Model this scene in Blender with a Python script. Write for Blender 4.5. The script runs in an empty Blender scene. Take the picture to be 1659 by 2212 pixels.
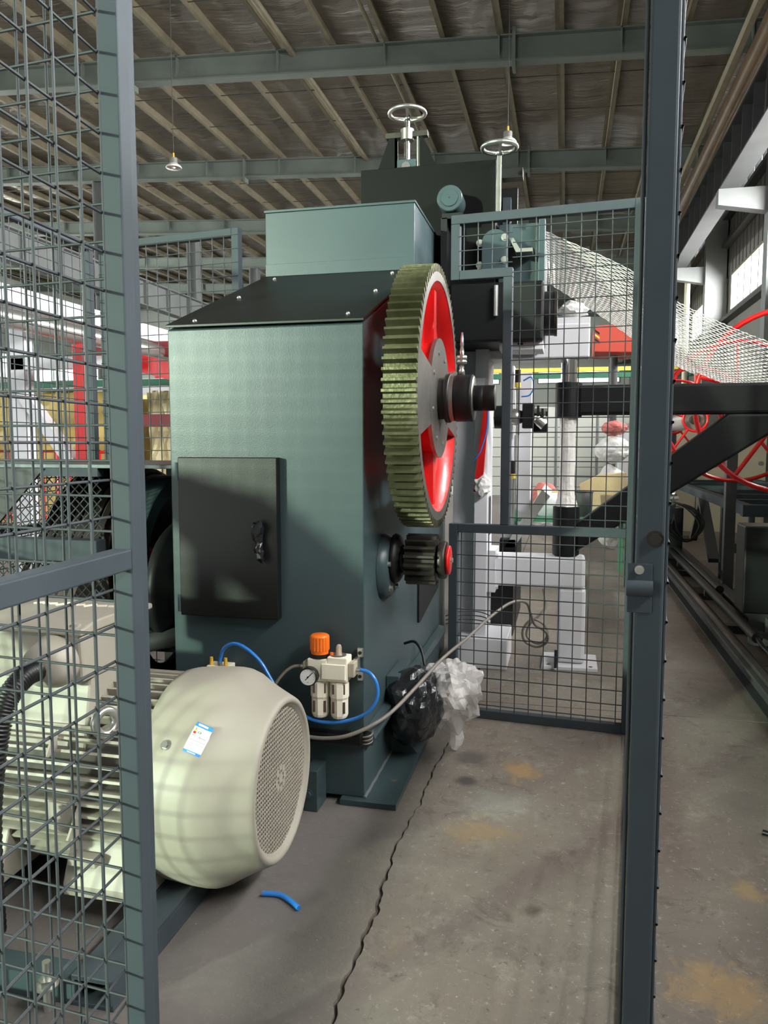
import bpy, bmesh, math, random
from mathutils import Matrix, Vector
random.seed(7)
D = bpy.data
SC = bpy.context.scene
COL = SC.collection
PI = math.pi
R = math.radians

# ---------------------------------------------------------------- camera
cam_d = D.cameras.new('camera')
cam_d.sensor_fit = 'VERTICAL'
cam_d.sensor_height = 36.0
cam_d.lens = 27.05
cam_d.clip_start = 0.02
cam_d.clip_end = 200
cam = D.objects.new('camera', cam_d)
COL.objects.link(cam)
cam.location = (0, 0, 1.2)
cam.rotation_euler = (R(85.0), 0, R(13.27))
SC.camera = cam

# ---------------------------------------------------------------- sky, lamps, exposure
world = D.worlds.new('overcast_sky')
SC.world = world
world.use_nodes = True
wb = world.node_tree.nodes['Background']
wb.inputs[0].default_value = (0.90, 0.96, 1.0, 1)
wb.inputs[1].default_value = 4.0

def area(name, loc, aim, sx, sy, watts, col, spread=180):
    l = D.lights.new(name, 'AREA')
    l.shape = 'RECTANGLE'
    l.size, l.size_y, l.energy, l.color = sx, sy, watts, col
    l.spread = R(spread)
    o = D.objects.new(name, l)
    COL.objects.link(o)
    o.location = loc
    o.rotation_euler = (Vector(aim) - Vector(loc)).to_track_quat('-Z', 'Y').to_euler()
    return o

# low sun reaching in through the open gate, behind and left of the camera, tinted by greenish sheeting
sun_d = D.lights.new('low_sun', 'SUN')
sun_d.energy = 3.5
sun_d.color = (0.80, 1.0, 0.74)
sun_d.angle = R(2.1)
sun = D.objects.new('low_sun', sun_d)
COL.objects.link(sun)
sun.location = (-20, -26, 8)
sun.rotation_euler = Vector((0.57, 0.82, -0.142)).to_track_quat('-Z', 'Y').to_euler()
# sky light of the open gate
area('gate_daylight', (-7.8, -6.85, 2.4), (-1.0, 2.6, 2.4), 3.6, 4.4, 210, (0.97, 1.0, 0.98))
# daylight outside the window bands of both side walls
area('window_daylight', (3.75, 9.0, 4.35), (-6.0, 9.0, 2.6), 34.0, 1.1, 11500, (1.0, 0.985, 0.97))
area('left_bay_daylight', (-25.6, 14.0, 4.85), (-6.0, 12.0, 2.4), 24.0, 1.3, 5600, (0.96, 1.0, 0.98))

SC.view_settings.view_transform = 'Standard'
SC.view_settings.look = 'None'
SC.view_settings.gamma = 1.0
SC.view_settings.use_curve_mapping = False
SC.view_settings.exposure = 0.5
try:
    SC.cycles.use_denoising = True
    SC.cycles.max_bounces = 8
    SC.cycles.transparent_max_bounces = 16
    SC.cycles.sample_clamp_indirect = 6
except Exception:
    pass

# ---------------------------------------------------------------- materials
def lin(c):
    out = []
    for v in c:
        v = v / 255.0
        out.append(v / 12.92 if v <= 0.04045 else ((v + 0.055) / 1.055) ** 2.4)
    return (out[0], out[1], out[2], 1)

MATS = {}
def mat(name, rgb, rough=0.5, metal=0.0, var=0.0, vscale=6.0, bump=0.0, bscale=60.0, coat=0.0,
        rgb2=None, detail=4.0, stretch=None, spec=0.5, rvar=0.0):
    m = D.materials.new(name)
    m.use_nodes = True
    nt = m.node_tree
    b = nt.nodes['Principled BSDF']
    b.inputs['Roughness'].default_value = rough
    b.inputs['Metallic'].default_value = metal
    b.inputs['Coat Weight'].default_value = coat
    b.inputs['Coat Roughness'].default_value = 0.12
    b.inputs['Specular IOR Level'].default_value = spec
    c = lin(rgb)
    b.inputs['Base Color'].default_value = c
    if var or bump or rvar:
        tc = nt.nodes.new('ShaderNodeTexCoord')
        src = tc.outputs['Object']
        if stretch:
            mp = nt.nodes.new('ShaderNodeMapping')
            mp.inputs['Scale'].default_value = stretch
            nt.links.new(src, mp.inputs['Vector'])
            src = mp.outputs['Vector']
    if var or rvar:
        n = nt.nodes.new('ShaderNodeTexNoise')
        n.inputs['Scale'].default_value = vscale
        n.inputs['Detail'].default_value = detail
        n.inputs['Roughness'].default_value = 0.6
        nt.links.new(src, n.inputs['Vector'])
        if var:
            r = nt.nodes.new('ShaderNodeValToRGB')
            d = lin(rgb2) if rgb2 else tuple(max(0, x * (1 - var)) for x in c[:3]) + (1,)
            u = c if rgb2 else tuple(min(1, x * (1 + var)) for x in c[:3]) + (1,)
            r.color_ramp.elements[0].position = 0.32
            r.color_ramp.elements[1].position = 0.68
            r.color_ramp.elements[0].color = d
            r.color_ramp.elements[1].color = u
            nt.links.new(n.outputs['Fac'], r.inputs['Fac'])
            nt.links.new(r.outputs['Color'], b.inputs['Base Color'])
        if rvar:
            mr = nt.nodes.new('ShaderNodeMapRange')
            mr.inputs['To Min'].default_value = max(0.03, rough - rvar)
            mr.inputs['To Max'].default_value = min(1, rough + rvar)
            nt.links.new(n.outputs['Fac'], mr.inputs['Value'])
            nt.links.new(mr.outputs['Result'], b.inputs['Roughness'])
    if bump:
        n2 = nt.nodes.new('ShaderNodeTexNoise')
        n2.inputs['Scale'].default_value = bscale
        n2.inputs['Detail'].default_value = 3.0
        nt.links.new(src, n2.inputs['Vector'])
        bp = nt.nodes.new('ShaderNodeBump')
        bp.inputs['Strength'].default_value = bump
        bp.inputs['Distance'].default_value = 0.01
        nt.links.new(n2.outputs['Fac'], bp.inputs['Height'])
        nt.links.new(bp.outputs['Normal'], b.inputs['Normal'])
    MATS[name] = m
    return m

mat('machine_paint', (61, 76, 79), 0.31, 0.0, var=0.05, vscale=3, bump=0.08, bscale=430, rvar=0.05, spec=0.3)
mat('black_paint', (20, 22, 21), 0.40, 0.0, var=0.08, vscale=4, bump=0.03, bscale=260, rvar=0.05, spec=0.35)
mat('plate_black', (13, 14, 14), 0.5, 0.0, spec=0.12)
mat('satin_black', (25, 26, 27), 0.45, 0.0, bump=0.05, bscale=300, spec=0.25)
mat('rubber_black', (18, 18, 19), 0.45)
mat('fence_paint', (63, 71, 76), 0.55, 0.0, var=0.05, vscale=9, bump=0.02, bscale=260, spec=0.12)
mat('wire_paint', (66, 71, 74), 0.5, spec=0.2)
mat('motor_paint', (158, 153, 140), 0.5, 0.0, var=0.03, vscale=5, bump=0.04, bscale=300)
mat('motor_dark', (92, 89, 82), 0.6)
mat('red_paint', (206, 26, 26), 0.33, 0.0, var=0.10, vscale=5, bump=0.12, bscale=60, coat=0.2)
mat('dark_red', (120, 22, 24), 0.45)
mat('white_paint', (222, 222, 226), 0.4, 0.0, var=0.03, vscale=3)
mat('gear_steel', (120, 118, 92), 0.42, 0.75, var=0.3, vscale=7, bump=0.15, bscale=70, rgb2=(82, 84, 58))
mat('steel', (138, 136, 130), 0.40, 0.85, var=0.12, vscale=12, bump=0.05, bscale=90)
mat('dark_steel', (64, 60, 56), 0.42, 0.7, var=0.25, vscale=10)
mat('chrome', (225, 225, 225), 0.09, 1.0)
mat('zinc', (205, 205, 200), 0.28, 0.9)
mat('orange_plastic', (245, 118, 30), 0.38)
mat('ivory_plastic', (242, 236, 216), 0.42)
mat('tan_plastic', (176, 168, 148), 0.5)
mat('blue_hose', (48, 128, 214), 0.28)
mat('grey_cable', (128, 122, 114), 0.42)
mat('yellow_cap', (226, 178, 62), 0.4)
mat('yellow_paint', (230, 206, 90), 0.5)
mat('gauge_face', (235, 235, 235), 0.5)
mat('paper_white', (240, 240, 240), 0.5)
mat('sticker_blue', (58, 142, 218), 0.45)
mat('sticker_red', (214, 38, 44), 0.5)
mat('sticker_green', (90, 150, 50), 0.5)
mat('sticker_yellow', (220, 200, 40), 0.5)
mat('sticker_grey', (168, 166, 166), 0.6)
mat('beige_steel', (116, 109, 90), 0.55, 0.0, var=0.18, vscale=5)
mat('rafter_paint', (100, 108, 100), 0.55, 0.0, var=0.12, vscale=2.2)
mat('column_paint', (118, 121, 120), 0.55, 0.0, var=0.08, vscale=1.5)
mat('dark_beam', (66, 68, 68), 0.55, 0.0, var=0.15, vscale=3)
mat('wall_sheet', (112, 110, 104), 0.6, 0.0, var=0.08, vscale=1)
mat('brown_duct', (112, 92, 72), 0.3, 0.5, var=0.2, vscale=3)
mat('tarp_tan', (196, 186, 148), 0.5, 0.0, var=0.2, vscale=4, bump=0.8, bscale=9)
mat('tarp_yellow', (202, 178, 104), 0.5, 0.0, var=0.2, vscale=4, bump=0.8, bscale=9)
mat('sack_white', (226, 226, 222), 0.55, 0.0, var=0.12, vscale=14, bump=0.8, bscale=16)
mat('cardboard', (182, 158, 124), 0.8, 0.0, var=0.08, vscale=6)
mat('cream_panel', (226, 220, 192), 0.5)
mat('green_paint', (52, 110, 84), 0.5)
mat('far_wall', (196, 200, 190), 0.7, 0.0, var=0.05, vscale=0.6)
mat('wrap_white', (236, 234, 228), 0.35, 0.0, var=0.1, vscale=30, bump=0.5, bscale=50)
mat('belt_rubber', (86, 80, 72), 0.6, 0.0, var=0.15, vscale=8)
mat('black_bag', (30, 32, 34), 0.24, 0.0, bump=0.5, bscale=34)
mat('orange_box', (206, 80, 60), 0.6)
mat('faded_red', (196, 112, 104), 0.7, bump=0.5, bscale=30)
mat('weld', (120, 126, 128), 0.3, 0.3)
mat('netting_wire', (214, 212, 206), 0.35, 0.5)
mat('dial_black', (12, 12, 12), 0.4)
mat('smoke_window', (96, 78, 70), 0.15)
mat('rag_white', (236, 234, 232), 0.7, bump=0.6, bscale=30)
mat('lamp_enamel', (208, 206, 198), 0.35)
mat('groove_dark', (86, 78, 70), 0.9)
mat('oil_dark', (30, 28, 27), 0.5)

# clear film with wrinkle highlights
def film(name, rgb, alpha, rough=0.12):
    m = mat(name, rgb, rough, 0.0, bump=1.0, bscale=22)
    m.node_tree.nodes['Principled BSDF'].inputs['Alpha'].default_value = alpha
    return m
film('clear_film', (244, 240, 238), 0.5)
film('clear_plastic', (240, 236, 224), 0.35, 0.05)

# window glass: thin, clear with a faint reflection
def glass():
    m = D.materials.new('window_glass')
    m.use_nodes = True
    nt = m.node_tree
    nt.nodes.remove(nt.nodes['Principled BSDF'])
    t = nt.nodes.new('ShaderNodeBsdfTransparent')
    g = nt.nodes.new('ShaderNodeBsdfGlossy')
    g.inputs['Roughness'].default_value = 0.05
    mx = nt.nodes.new('ShaderNodeMixShader')
    mx.inputs[0].default_value = 0.06
    nt.links.new(t.outputs[0], mx.inputs[1])
    nt.links.new(g.outputs[0], mx.inputs[2])
    nt.links.new(mx.outputs[0], nt.nodes['Material Output'].inputs[0])
    MATS['window_glass'] = m
glass()

# concrete floor: brown grey, ochre patches, oil marks and scuffs
def concrete():
    m = D.materials.new('concrete')
    m.use_nodes = True
    nt = m.node_tree
    N, L = nt.nodes, nt.links
    b = N['Principled BSDF']
    b.inputs['Roughness'].default_value = 0.5
    geo = N.new('ShaderNodeNewGeometry')
    P = geo.outputs['Position']
    def noise(s, d=5, rg=0.6, dist=0.0, vec=None):
        n = N.new('ShaderNodeTexNoise')
        n.inputs['Scale'].default_value = s
        n.inputs['Detail'].default_value = d
        n.inputs['Roughness'].default_value = rg
        n.inputs['Distortion'].default_value = dist
        L.new(vec or P, n.inputs['Vector'])
        return n.outputs['Fac']
    def ramp(f, p0, p1, c0, c1):
        r = N.new('ShaderNodeValToRGB')
        r.color_ramp.elements[0].position = p0
        r.color_ramp.elements[1].position = p1
        r.color_ramp.elements[0].color = c0
        r.color_ramp.elements[1].color = c1
        L.new(f, r.inputs['Fac'])
        return r.outputs['Color']
    def mix(f, a, c, mode='MIX'):
        x = N.new('ShaderNodeMix')
        x.data_type = 'RGBA'
        x.blend_type = mode
        if isinstance(f, float):
            x.inputs[0].default_value = f
        else:
            L.new(f, x.inputs[0])
        for s, i in ((a, 6), (c, 7)):
            if isinstance(s, tuple):
                x.inputs[i].default_value = s
            else:
                L.new(s, x.inputs[i])
        return x.outputs[2]
    W, K = (1, 1, 1, 1), (0, 0, 0, 1)
    base = ramp(noise(1.3, 8, 0.65, 0.4), 0.3, 0.7, lin((110, 102, 94)), lin((156, 149, 138)))
    base = mix(ramp(noise(0.55, 4, 0.5, 0.2), 0.45, 0.62, K, W), base, lin((120, 108, 99)))
    base = mix(ramp(noise(2.3, 7, 0.7, 0.8), 0.63, 0.75, K, (0.55, 0.55, 0.55, 1)), base, lin((196, 160, 96)))
    base = mix(ramp(noise(5.5, 8, 0.8), 0.54, 0.70, K, (0.75, 0.75, 0.75, 1)), base, lin((166, 159, 148)))
    base = mix(ramp(noise(7.0, 9, 0.8, 1.0), 0.54, 0.68, K, (0.75, 0.75, 0.75, 1)), base, lin((80, 69, 60)))
    base = mix(ramp(noise(48, 5, 0.75), 0.58, 0.72, K, (0.7, 0.7, 0.7, 1)), base, lin((206, 200, 188)))
    base = mix(ramp(noise(30, 5, 0.8), 0.60, 0.70, K, (0.85, 0.85, 0.85, 1)), base, lin((70, 61, 54)))
    # oil marks: soft dark discs with ragged rims
    def spot(cx, cy, r, amt, col):
        d = N.new('ShaderNodeVectorMath')
        d.operation = 'DISTANCE'
        L.new(P, d.inputs[0])
        d.inputs[1].default_value = (cx, cy, 0)
        a = N.new('ShaderNodeMath')
        a.operation = 'MULTIPLY_ADD'
        L.new(noise(11, 7, 0.75, 0.6), a.inputs[0])
        a.inputs[1].default_value = r * (4.5 if col[0] > 150 else 1.4)
        L.new(d.outputs['Value'], a.inputs[2])
        q0 = r * (2.55 if col[0] > 150 else 1.2)
        k = ramp(a.outputs[0], q0, q0 + r * (0.9 if col[0] > 150 else 0.7), (amt, amt, amt, 1), K)
        return k, col
    for args in ((-0.325, 2.86, 0.075, 0.75, (80, 74, 70)), (-0.325, 2.66, 0.042, 0.85, (66, 61, 58)), (0.62, 2.7, 0.11, 0.4, (100, 92, 86)),
                 (-0.06, 1.93, 0.03, 0.7, (80, 76, 62)), (-0.2, 2.50, 0.12, 0.35, (160, 165, 155)), (-0.14, 2.78, 0.07, 0.55, (190, 152, 88)), (-0.22, 2.30, 0.10, 0.45, (176, 146, 96)), (0.36, 1.72, 0.10, 0.55, (186, 152, 96)), (0.50, 2.15, 0.05, 0.5, (190, 160, 104)), (0.9, 3.0, 0.2, 0.3, (110, 100, 94)), (-0.5, 1.9, 0.25, 0.35, (96, 84, 76)), (-0.1, 2.15, 0.22, 0.35, (104, 90, 80))):
        k, c = spot(*args)
        base = mix(k, base, lin(c))
    # greyer tone with a ragged edge over the floor on the machine side
    sep = N.new('ShaderNodeSeparateXYZ')
    L.new(P, sep.inputs[0])
    md = N.new('ShaderNodeMath')
    md.operation = 'MULTIPLY_ADD'
    L.new(noise(3.2, 5, 0.6), md.inputs[0])
    md.inputs[1].default_value = 0.35
    L.new(sep.outputs['X'], md.inputs[2])
    gy = ramp(md.outputs[0], 0.0, 1.0, W, K)
    r_ = gy.node.color_ramp
    mr = N.new('ShaderNodeMapRange')
    L.new(md.outputs[0], mr.inputs['Value'])
    mr.inputs['From Min'].default_value = -0.42
    mr.inputs['From Max'].default_value = -0.20
    mr.inputs['To Min'].default_value = 0.75
    mr.inputs['To Max'].default_value = 0.0
    base = mix(mr.outputs['Result'], base, lin((102, 98, 97)))
    L.new(base, b.inputs['Base Color'])
    bp = N.new('ShaderNodeBump')
    bp.inputs['Strength'].default_value = 0.35
    bp.inputs['Distance'].default_value = 0.01
    L.new(noise(22, 8, 0.75), bp.inputs['Height'])
    L.new(bp.outputs['Normal'], b.inputs['Normal'])
    MATS['concrete'] = m
concrete()

# crinkled silver-backed insulation under the roof
def foil():
    m = D.materials.new('roof_foil')
    m.use_nodes = True
    nt = m.node_tree
    N, L = nt.nodes, nt.links
    b = N['Principled BSDF']
    b.inputs['Metallic'].default_value = 0.6
    b.inputs['Roughness'].default_value = 0.3
    tc = N.new('ShaderNodeNewGeometry')
    mp = N.new('ShaderNodeMapping')
    mp.inputs['Scale'].default_value = (0.5, 3.2, 1.0)
    L.new(tc.outputs['Position'], mp.inputs['Vector'])
    n = N.new('ShaderNodeTexNoise')
    n.inputs['Scale'].default_value = 1.6
    n.inputs['Detail'].default_value = 6
    n.inputs['Roughness'].default_value = 0.6
    n.inputs['Distortion'].default_value = 0.5
    L.new(mp.outputs['Vector'], n.inputs['Vector'])
    n3 = N.new('ShaderNodeTexNoise')
    n3.inputs['Scale'].default_value = 0.7
    L.new(tc.outputs['Position'], n3.inputs['Vector'])
    r = N.new('ShaderNodeValToRGB')
    r.color_ramp.elements[0].color = lin((124, 116, 106))
    r.color_ramp.elements[1].color = lin((172, 165, 154))
    L.new(n3.outputs['Fac'], r.inputs['Fac'])
    L.new(r.outputs['Color'], b.inputs['Base Color'])
    bp = N.new('ShaderNodeBump')
    bp.inputs['Strength'].default_value = 0.9
    bp.inputs['Distance'].default_value = 0.34
    L.new(n.outputs['Fac'], bp.inputs['Height'])
    L.new(bp.outputs['Normal'], b.inputs['Normal'])
    MATS['roof_foil'] = m
foil()

# ---------------------------------------------------------------- mesh builder
class MB:
    def __init__(s):
        s.v, s.f, s.s = [], [], []
    def add(s, vs, fs, smooth=False):
        o = len(s.v)
        s.v += [tuple(p) for p in vs]
        s.f += [tuple(i + o for i in f) for f in fs]
        s.s += [smooth] * len(fs)
        return s
    def box(s, x0, x1, y0, y1, z0, z1):
        vs = [(x, y, z) for x in (x0, x1) for y in (y0, y1) for z in (z0, z1)]
        return s.add(vs, [(0, 1, 3, 2), (4, 6, 7, 5), (0, 4, 5, 1), (2, 3, 7, 6), (0, 2, 6, 4), (1, 5, 7, 3)])
    def frame(s, ax):
        ax = Vector(ax).normalized()
        t = Vector((0, 0, 1)) if abs(ax.z) < 0.9 else Vector((1, 0, 0))
        u = ax.cross(t).normalized()
        return ax, u, ax.cross(u)
    def cyl(s, p0, p1, r, n=20, r1=None, caps=True, smooth=True):
        p0, p1 = Vector(p0), Vector(p1)
        r1 = r if r1 is None else r1
        ax, u, w = s.frame(p1 - p0)
        vs = []
        for p, q in ((p0, r), (p1, r1)):
            for i in range(n):
                a = 2 * PI * i / n
                vs.append(p + (u * math.cos(a) + w * math.sin(a)) * q)
        s.add(vs, [(i, (i + 1) % n, n + (i + 1) % n, n + i) for i in range(n)], smooth)
        if caps:
            s.add(vs[:n], [tuple(range(n - 1, -1, -1))])
            s.add(vs[n:], [tuple(range(n))])
        return s
    def lathe(s, prof, org, ax, n=32, smooth=True, closed=False):
        # prof: list of (radius, distance along axis)
        org = Vector(org)
        ax, u, w = s.frame(ax)
        vs, fs = [], []
        for r, t in prof:
            for i in range(n):
                a = 2 * PI * i / n
                vs.append(org + ax * t + (u * math.cos(a) + w * math.sin(a)) * r)
        m = len(prof)
        for k in range(m if closed else m - 1):
            k2 = (k + 1) % m
            for i in range(n):
                j = (i + 1) % n
                fs.append((k * n + i, k * n + j, k2 * n + j, k2 * n + i))
        return s.add(vs, fs, smooth)
    def tube(s, pts, r, n=8, closed=False, smooth=True, radii=None):
        pts = [Vector(p) for p in pts]
        m = len(pts)
        vs, fs = [], []
        pu = None
        for k in range(m):
            a = pts[(k - 1) % m] if (closed or k > 0) else pts[k]
            b = pts[(k + 1) % m] if (closed or k < m - 1) else pts[k]
            t = (b - a).normalized()
            if pu is None:
                _, u, w = s.frame(t)
            else:
                u = (pu - t * pu.dot(t)).normalized()
                w = t.cross(u)
            pu = u
            q = radii[k] if radii else r
            for i in range(n):
                g = 2 * PI * i / n
                vs.append(pts[k] + (u * math.cos(g) + w * math.sin(g)) * q)
        for k in range(m if closed else m - 1):
            k2 = (k + 1) % m
            for i in range(n):
                j = (i + 1) % n
                fs.append((k * n + i, k * n + j, k2 * n + j, k2 * n + i))
        s.add(vs, fs, smooth)
        if not closed:
            s.add(vs[:n], [tuple(range(n - 1, -1, -1))])
            s.add(vs[-n:], [tuple(range(n))])
        return s
    def prism(s, poly, axis, a, b):
        # poly: 2-D points in the plane across axis, in cyclic order of the other two axes
        def p3(p, t):
            return {'x': (t, p[0], p[1]), 'y': (p[0], t, p[1]), 'z': (p[0], p[1], t)}[axis]
        n = len(poly)
        vs = [p3(p, a) for p in poly] + [p3(p, b) for p in poly]
        fs = [(i, (i + 1) % n, n + (i + 1) % n, n + i) for i in range(n)]
        fs += [tuple(range(n - 1, -1, -1)), tuple(range(n, 2 * n))]
        return s.add(vs, fs)
    def bar(s, p0, p1, w, h, up=(0, 0, 1)):
        # rectangular bar between two points, w across, h along up
        p0, p1 = Vector(p0), Vector(p1)
        t = (p1 - p0).normalized()
        sd = t.cross(Vector(up)).normalized()
        u = sd.cross(t)
        vs = [p + sd * a * w / 2 + u * b * h / 2 for p in (p0, p1) for a, b in ((-1, -1), (1, -1), (1, 1), (-1, 1))]
        return s.add(vs, [(0, 1, 5, 4), (1, 2, 6, 5), (2, 3, 7, 6), (3, 0, 4, 7), (3, 2, 1, 0), (4, 5, 6, 7)])
    def torus(s, c, ax, R_, r, n=40, k=8):
        c = Vector(c)
        ax, u, w = s.frame(ax)
        return s.tube([c + (u * math.cos(2 * PI * i / n) + w * math.sin(2 * PI * i / n)) * R_ for i in range(n)], r, k, closed=True)
    def sphere(s, c, r, n=12, m=8, sz=(1, 1, 1)):
        prof = [(max(1e-4, r * math.sin(PI * i / m)), -r * math.cos(PI * i / m)) for i in range(m + 1)]
        o = len(s.v)
        s.lathe(prof, (0, 0, 0), (0, 0, 1), n)
        for i in range(o, len(s.v)):
            p = s.v[i]
            s.v[i] = (c[0] + p[0] * sz[0], c[1] + p[1] * sz[1], c[2] + p[2] * sz[2])
        return s
    def mesh(s, name, M=None):
        me = D.meshes.new(name)
        vs = [tuple(M @ Vector(p)) for p in s.v] if M else s.v
        me.from_pydata(vs, [], s.f)
        me.polygons.foreach_set('use_smooth', s.s)
        bm = bmesh.new()
        bm.from_mesh(me)
        bmesh.ops.recalc_face_normals(bm, faces=bm.faces)
        bm.to_mesh(me)
        bm.free()
        me.update()
        return me
    def build(s, name, m, parent, bev=0.0, label=None, local=False, kind=None):
        M = None if local else WM[parent].inverted()
        o = D.objects.new(name, s.mesh(name, M))
        COL.objects.link(o)
        o.parent = parent
        WM[o] = WM[parent]
        finish(o, m, bev)
        if label:
            o['label'] = label
        if kind:
            o['kind'] = kind
        return o

WM = {}
def finish(o, m, bev=0.0):
    o.data.materials.append(MATS[m])
    if bev:
        b = o.modifiers.new('edge', 'BEVEL')
        b.width = bev
        b.segments = 2
        b.limit_method = 'ANGLE'
        b.angle_limit = R(40)
        b.harden_normals = False
def thing(name, label, cat, loc=(0, 0, 0), rot=0.0, group=None):
    o = D.objects.new(name, None)
    o.empty_display_size = 0.1
    COL.objects.link(o)
    o.location = loc
    o.rotation_euler = (0, 0, rot)
    WM[o] = Matrix.Translation(loc) @ Matrix.Rotation(rot, 4, 'Z')
    o['label'] = label
    o['category'] = cat
    if group:
        o['group'] = group
    return o
def single(mb, name, m, label, cat, group=None, bev=0.0, kind=None):
    xs = [p[0] for p in mb.v]; ys = [p[1] for p in mb.v]; zs = [p[2] for p in mb.v]
    loc = ((min(xs) + max(xs)) / 2, (min(ys) + max(ys)) / 2, min(zs))
    M = Matrix.Translation(loc)
    o = D.objects.new(name, mb.mesh(name, M.inverted()))
    COL.objects.link(o)
    o.location = loc
    WM[o] = M
    finish(o, m, bev)
    o['label'] = label
    o['category'] = cat
    if group:
        o['group'] = group
    if kind:
        o['kind'] = kind
    return o
def struct(mb, name, m, bev=0.0, label=None):
    o = D.objects.new(name, mb.mesh(name))
    COL.objects.link(o)
    WM[o] = Matrix()
    finish(o, m, bev)
    o['kind'] = 'structure'
    if label:
        o['label'] = label
    return o
def clone(src, parent, loc=None, rot=None):
    o = src.copy()
    COL.objects.link(o)
    o.parent = parent
    WM[o] = WM[parent]
    if loc is not None:
        o.location = loc
    if rot is not None:
        o.rotation_euler = rot
    return o
def copy_tree(src, loc, rotz, label=None):
    r = src.copy()
    COL.objects.link(r)
    r.location = loc
    r.rotation_euler = (0, 0, rotz)
    WM[r] = Matrix.Translation(loc) @ Matrix.Rotation(rotz, 4, 'Z')
    if label:
        r['label'] = label
    for c in list(src.children):
        d = clone(c, r)
        for e in list(c.children):
            clone(e, d)
    return r
def spline(pts, k=8):
    # Catmull-Rom through the given points
    P = [Vector(p) for p in pts]
    P = [P[0] * 2 - P[1]] + P + [P[-1] * 2 - P[-2]]
    out = []
    for i in range(1, len(P) - 2):
        a, b, c, d = P[i - 1], P[i], P[i + 1], P[i + 2]
        for j in range(k):
            t = j / k
            out.append(0.5 * ((2 * b) + (c - a) * t + (2 * a - 5 * b + 4 * c - d) * t * t + (3 * b - a - 3 * c + d) * t ** 3))
    out.append(P[-2])
    return out
def hexbolt(mb, p, ax, r, h):
    p, ax = Vector(p), Vector(ax).normalized()
    mb.cyl(p, p + ax * h, r, 6, smooth=False)
    mb.cyl(p - ax * h * 0.02, p + ax * h * 0.22, r * 1.35, 14)
    return mb

# ================================================================ THE HALL
# floor: dark bed below, concrete slabs on top, a ragged crack between them
crack = [(-0.46, -7.0), (-0.455, 0.4), (-0.452, 1.1), (-0.452, 1.436), (-0.454, 1.638), (-0.458, 1.79), (-0.466, 1.98), (-0.469, 2.241), (-0.459, 2.451),
         (-0.449, 2.781), (-0.445, 2.966), (-0.43, 3.25), (-0.43, 3.9), (-0.45, 6.0), (-0.46, 40.0)]
def crack_edges():
    rnd = random.Random(3)
    le, re = [], []
    for (x0, y0), (x1, y1) in zip(crack, crack[1:]):
        fine = 0.3 < y0 < 3.8
        n = max(1, int((y1 - y0) / (0.014 if fine else 0.5)))
        for i in range(n):
            t = i / n
            x, y = x0 + (x1 - x0) * t, y0 + (y1 - y0) * t
            j = (0.0035 + 0.0022 * max(0.0, 2.3 - y)) if fine else 0.001
            x += (0.004 * math.sin(y * 11) + 0.003 * math.sin(y * 31 + 1) + 0.0025 * math.sin(y * 83)) * (1 if fine else 0)
            w = (0.0006 + 0.0009 * (1 + math.sin(y * 7.3)) + (0.0012 if y < 2 else 0)) if fine else 0.004
            le.append((x - w - rnd.random() * j, y))
            re.append((x + w + rnd.random() * j, y))
    le.append((crack[-1][0] - 0.004, 40.0)); re.append((crack[-1][0] + 0.004, 40.0))
    return le, re
bed = MB().box(-26, 12, -7, 40, -0.2, -0.008)
floor = struct(bed, 'floor', 'groove_dark')
floor['label'] = 'brown grey concrete floor with a ragged crack and oil stains'
LE, RE = crack_edges()
JY = 3.535   # sawn joint running across the right-hand slabs
def slab(poly):
    mb = MB()
    n = len(poly)
    vs = [(x, y, 0) for x, y in poly] + [(x, y, -0.0075) for x, y in poly]
    mb.add(vs, [tuple(range(n))] + [(i, n + i, n + (i + 1) % n, (i + 1) % n) for i in range(n)])
    return mb.build('slab', 'concrete', floor)
slab([(-26, -7)] + LE + [(-26, 40)])
near = [p for p in RE if p[1] < JY - 0.004]
far = [p for p in RE if p[1] > JY + 0.004]
slab([(12, -7), (12, JY - 0.003), (near[-1][0], JY - 0.003)] + near[::-1])
slab([(12, JY + 0.003), (12, 40)] + far[::-1] + [(far[0][0], JY + 0.003)])

# roof: foil sheet, purlins and steel rafters
FR = [7.9, 12.7, 17.55, 22.4, 27.25, 32.1, 36.9]
def zr(x):
    return 7.34 + 0.052 * (2.7 - x)      # top of the rafters
PX = [2.52 - 0.915 * k for k in range(31)]
mb = MB()
nx, ny = 31 * 6, 110
rnd = random.Random(5)
x0, y0, y1 = 3.3, -7.0, 40.0
rows = []
jit = [[rnd.uniform(-1, 1) for _ in range(ny + 1)] for _ in range(nx + 1)]
for i in range(nx + 1):
    x = x0 - 28.6 * i / nx
    ph = ((2.52 - x) / 0.915) % 1.0
    for j in range(ny + 1):
        y = y0 + (y1 - y0) * j / ny
        s = math.sin(PI * ph)
        z = zr(x) + 0.21 - s * (0.035 + 0.03 * math.sin(y * 2.1 + x) + 0.022 * jit[i][j])
        mb.v.append((x, y, z))
for i in range(nx):
    for j in range(ny):
        a = i * (ny + 1) + j
        mb.f.append((a, a + 1, a + ny + 2, a + ny + 1)); mb.s.append(True)
ceiling = struct(mb, 'ceiling', 'roof_foil')
ceiling['label'] = 'crinkled silver brown insulation foil sagging between roof purlins'
# top skin keeps the daylight out
MB().add([(3.5, -7.2, zr(3.5) + 0.34), (-26, -7.2, zr(-26) + 0.34), (-26, 40.2, zr(-26) + 0.34), (3.5, 40.2, zr(3.5) + 0.34)], [(0, 1, 2, 3)]).build('roof_skin', 'wall_sheet', ceiling)
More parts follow.
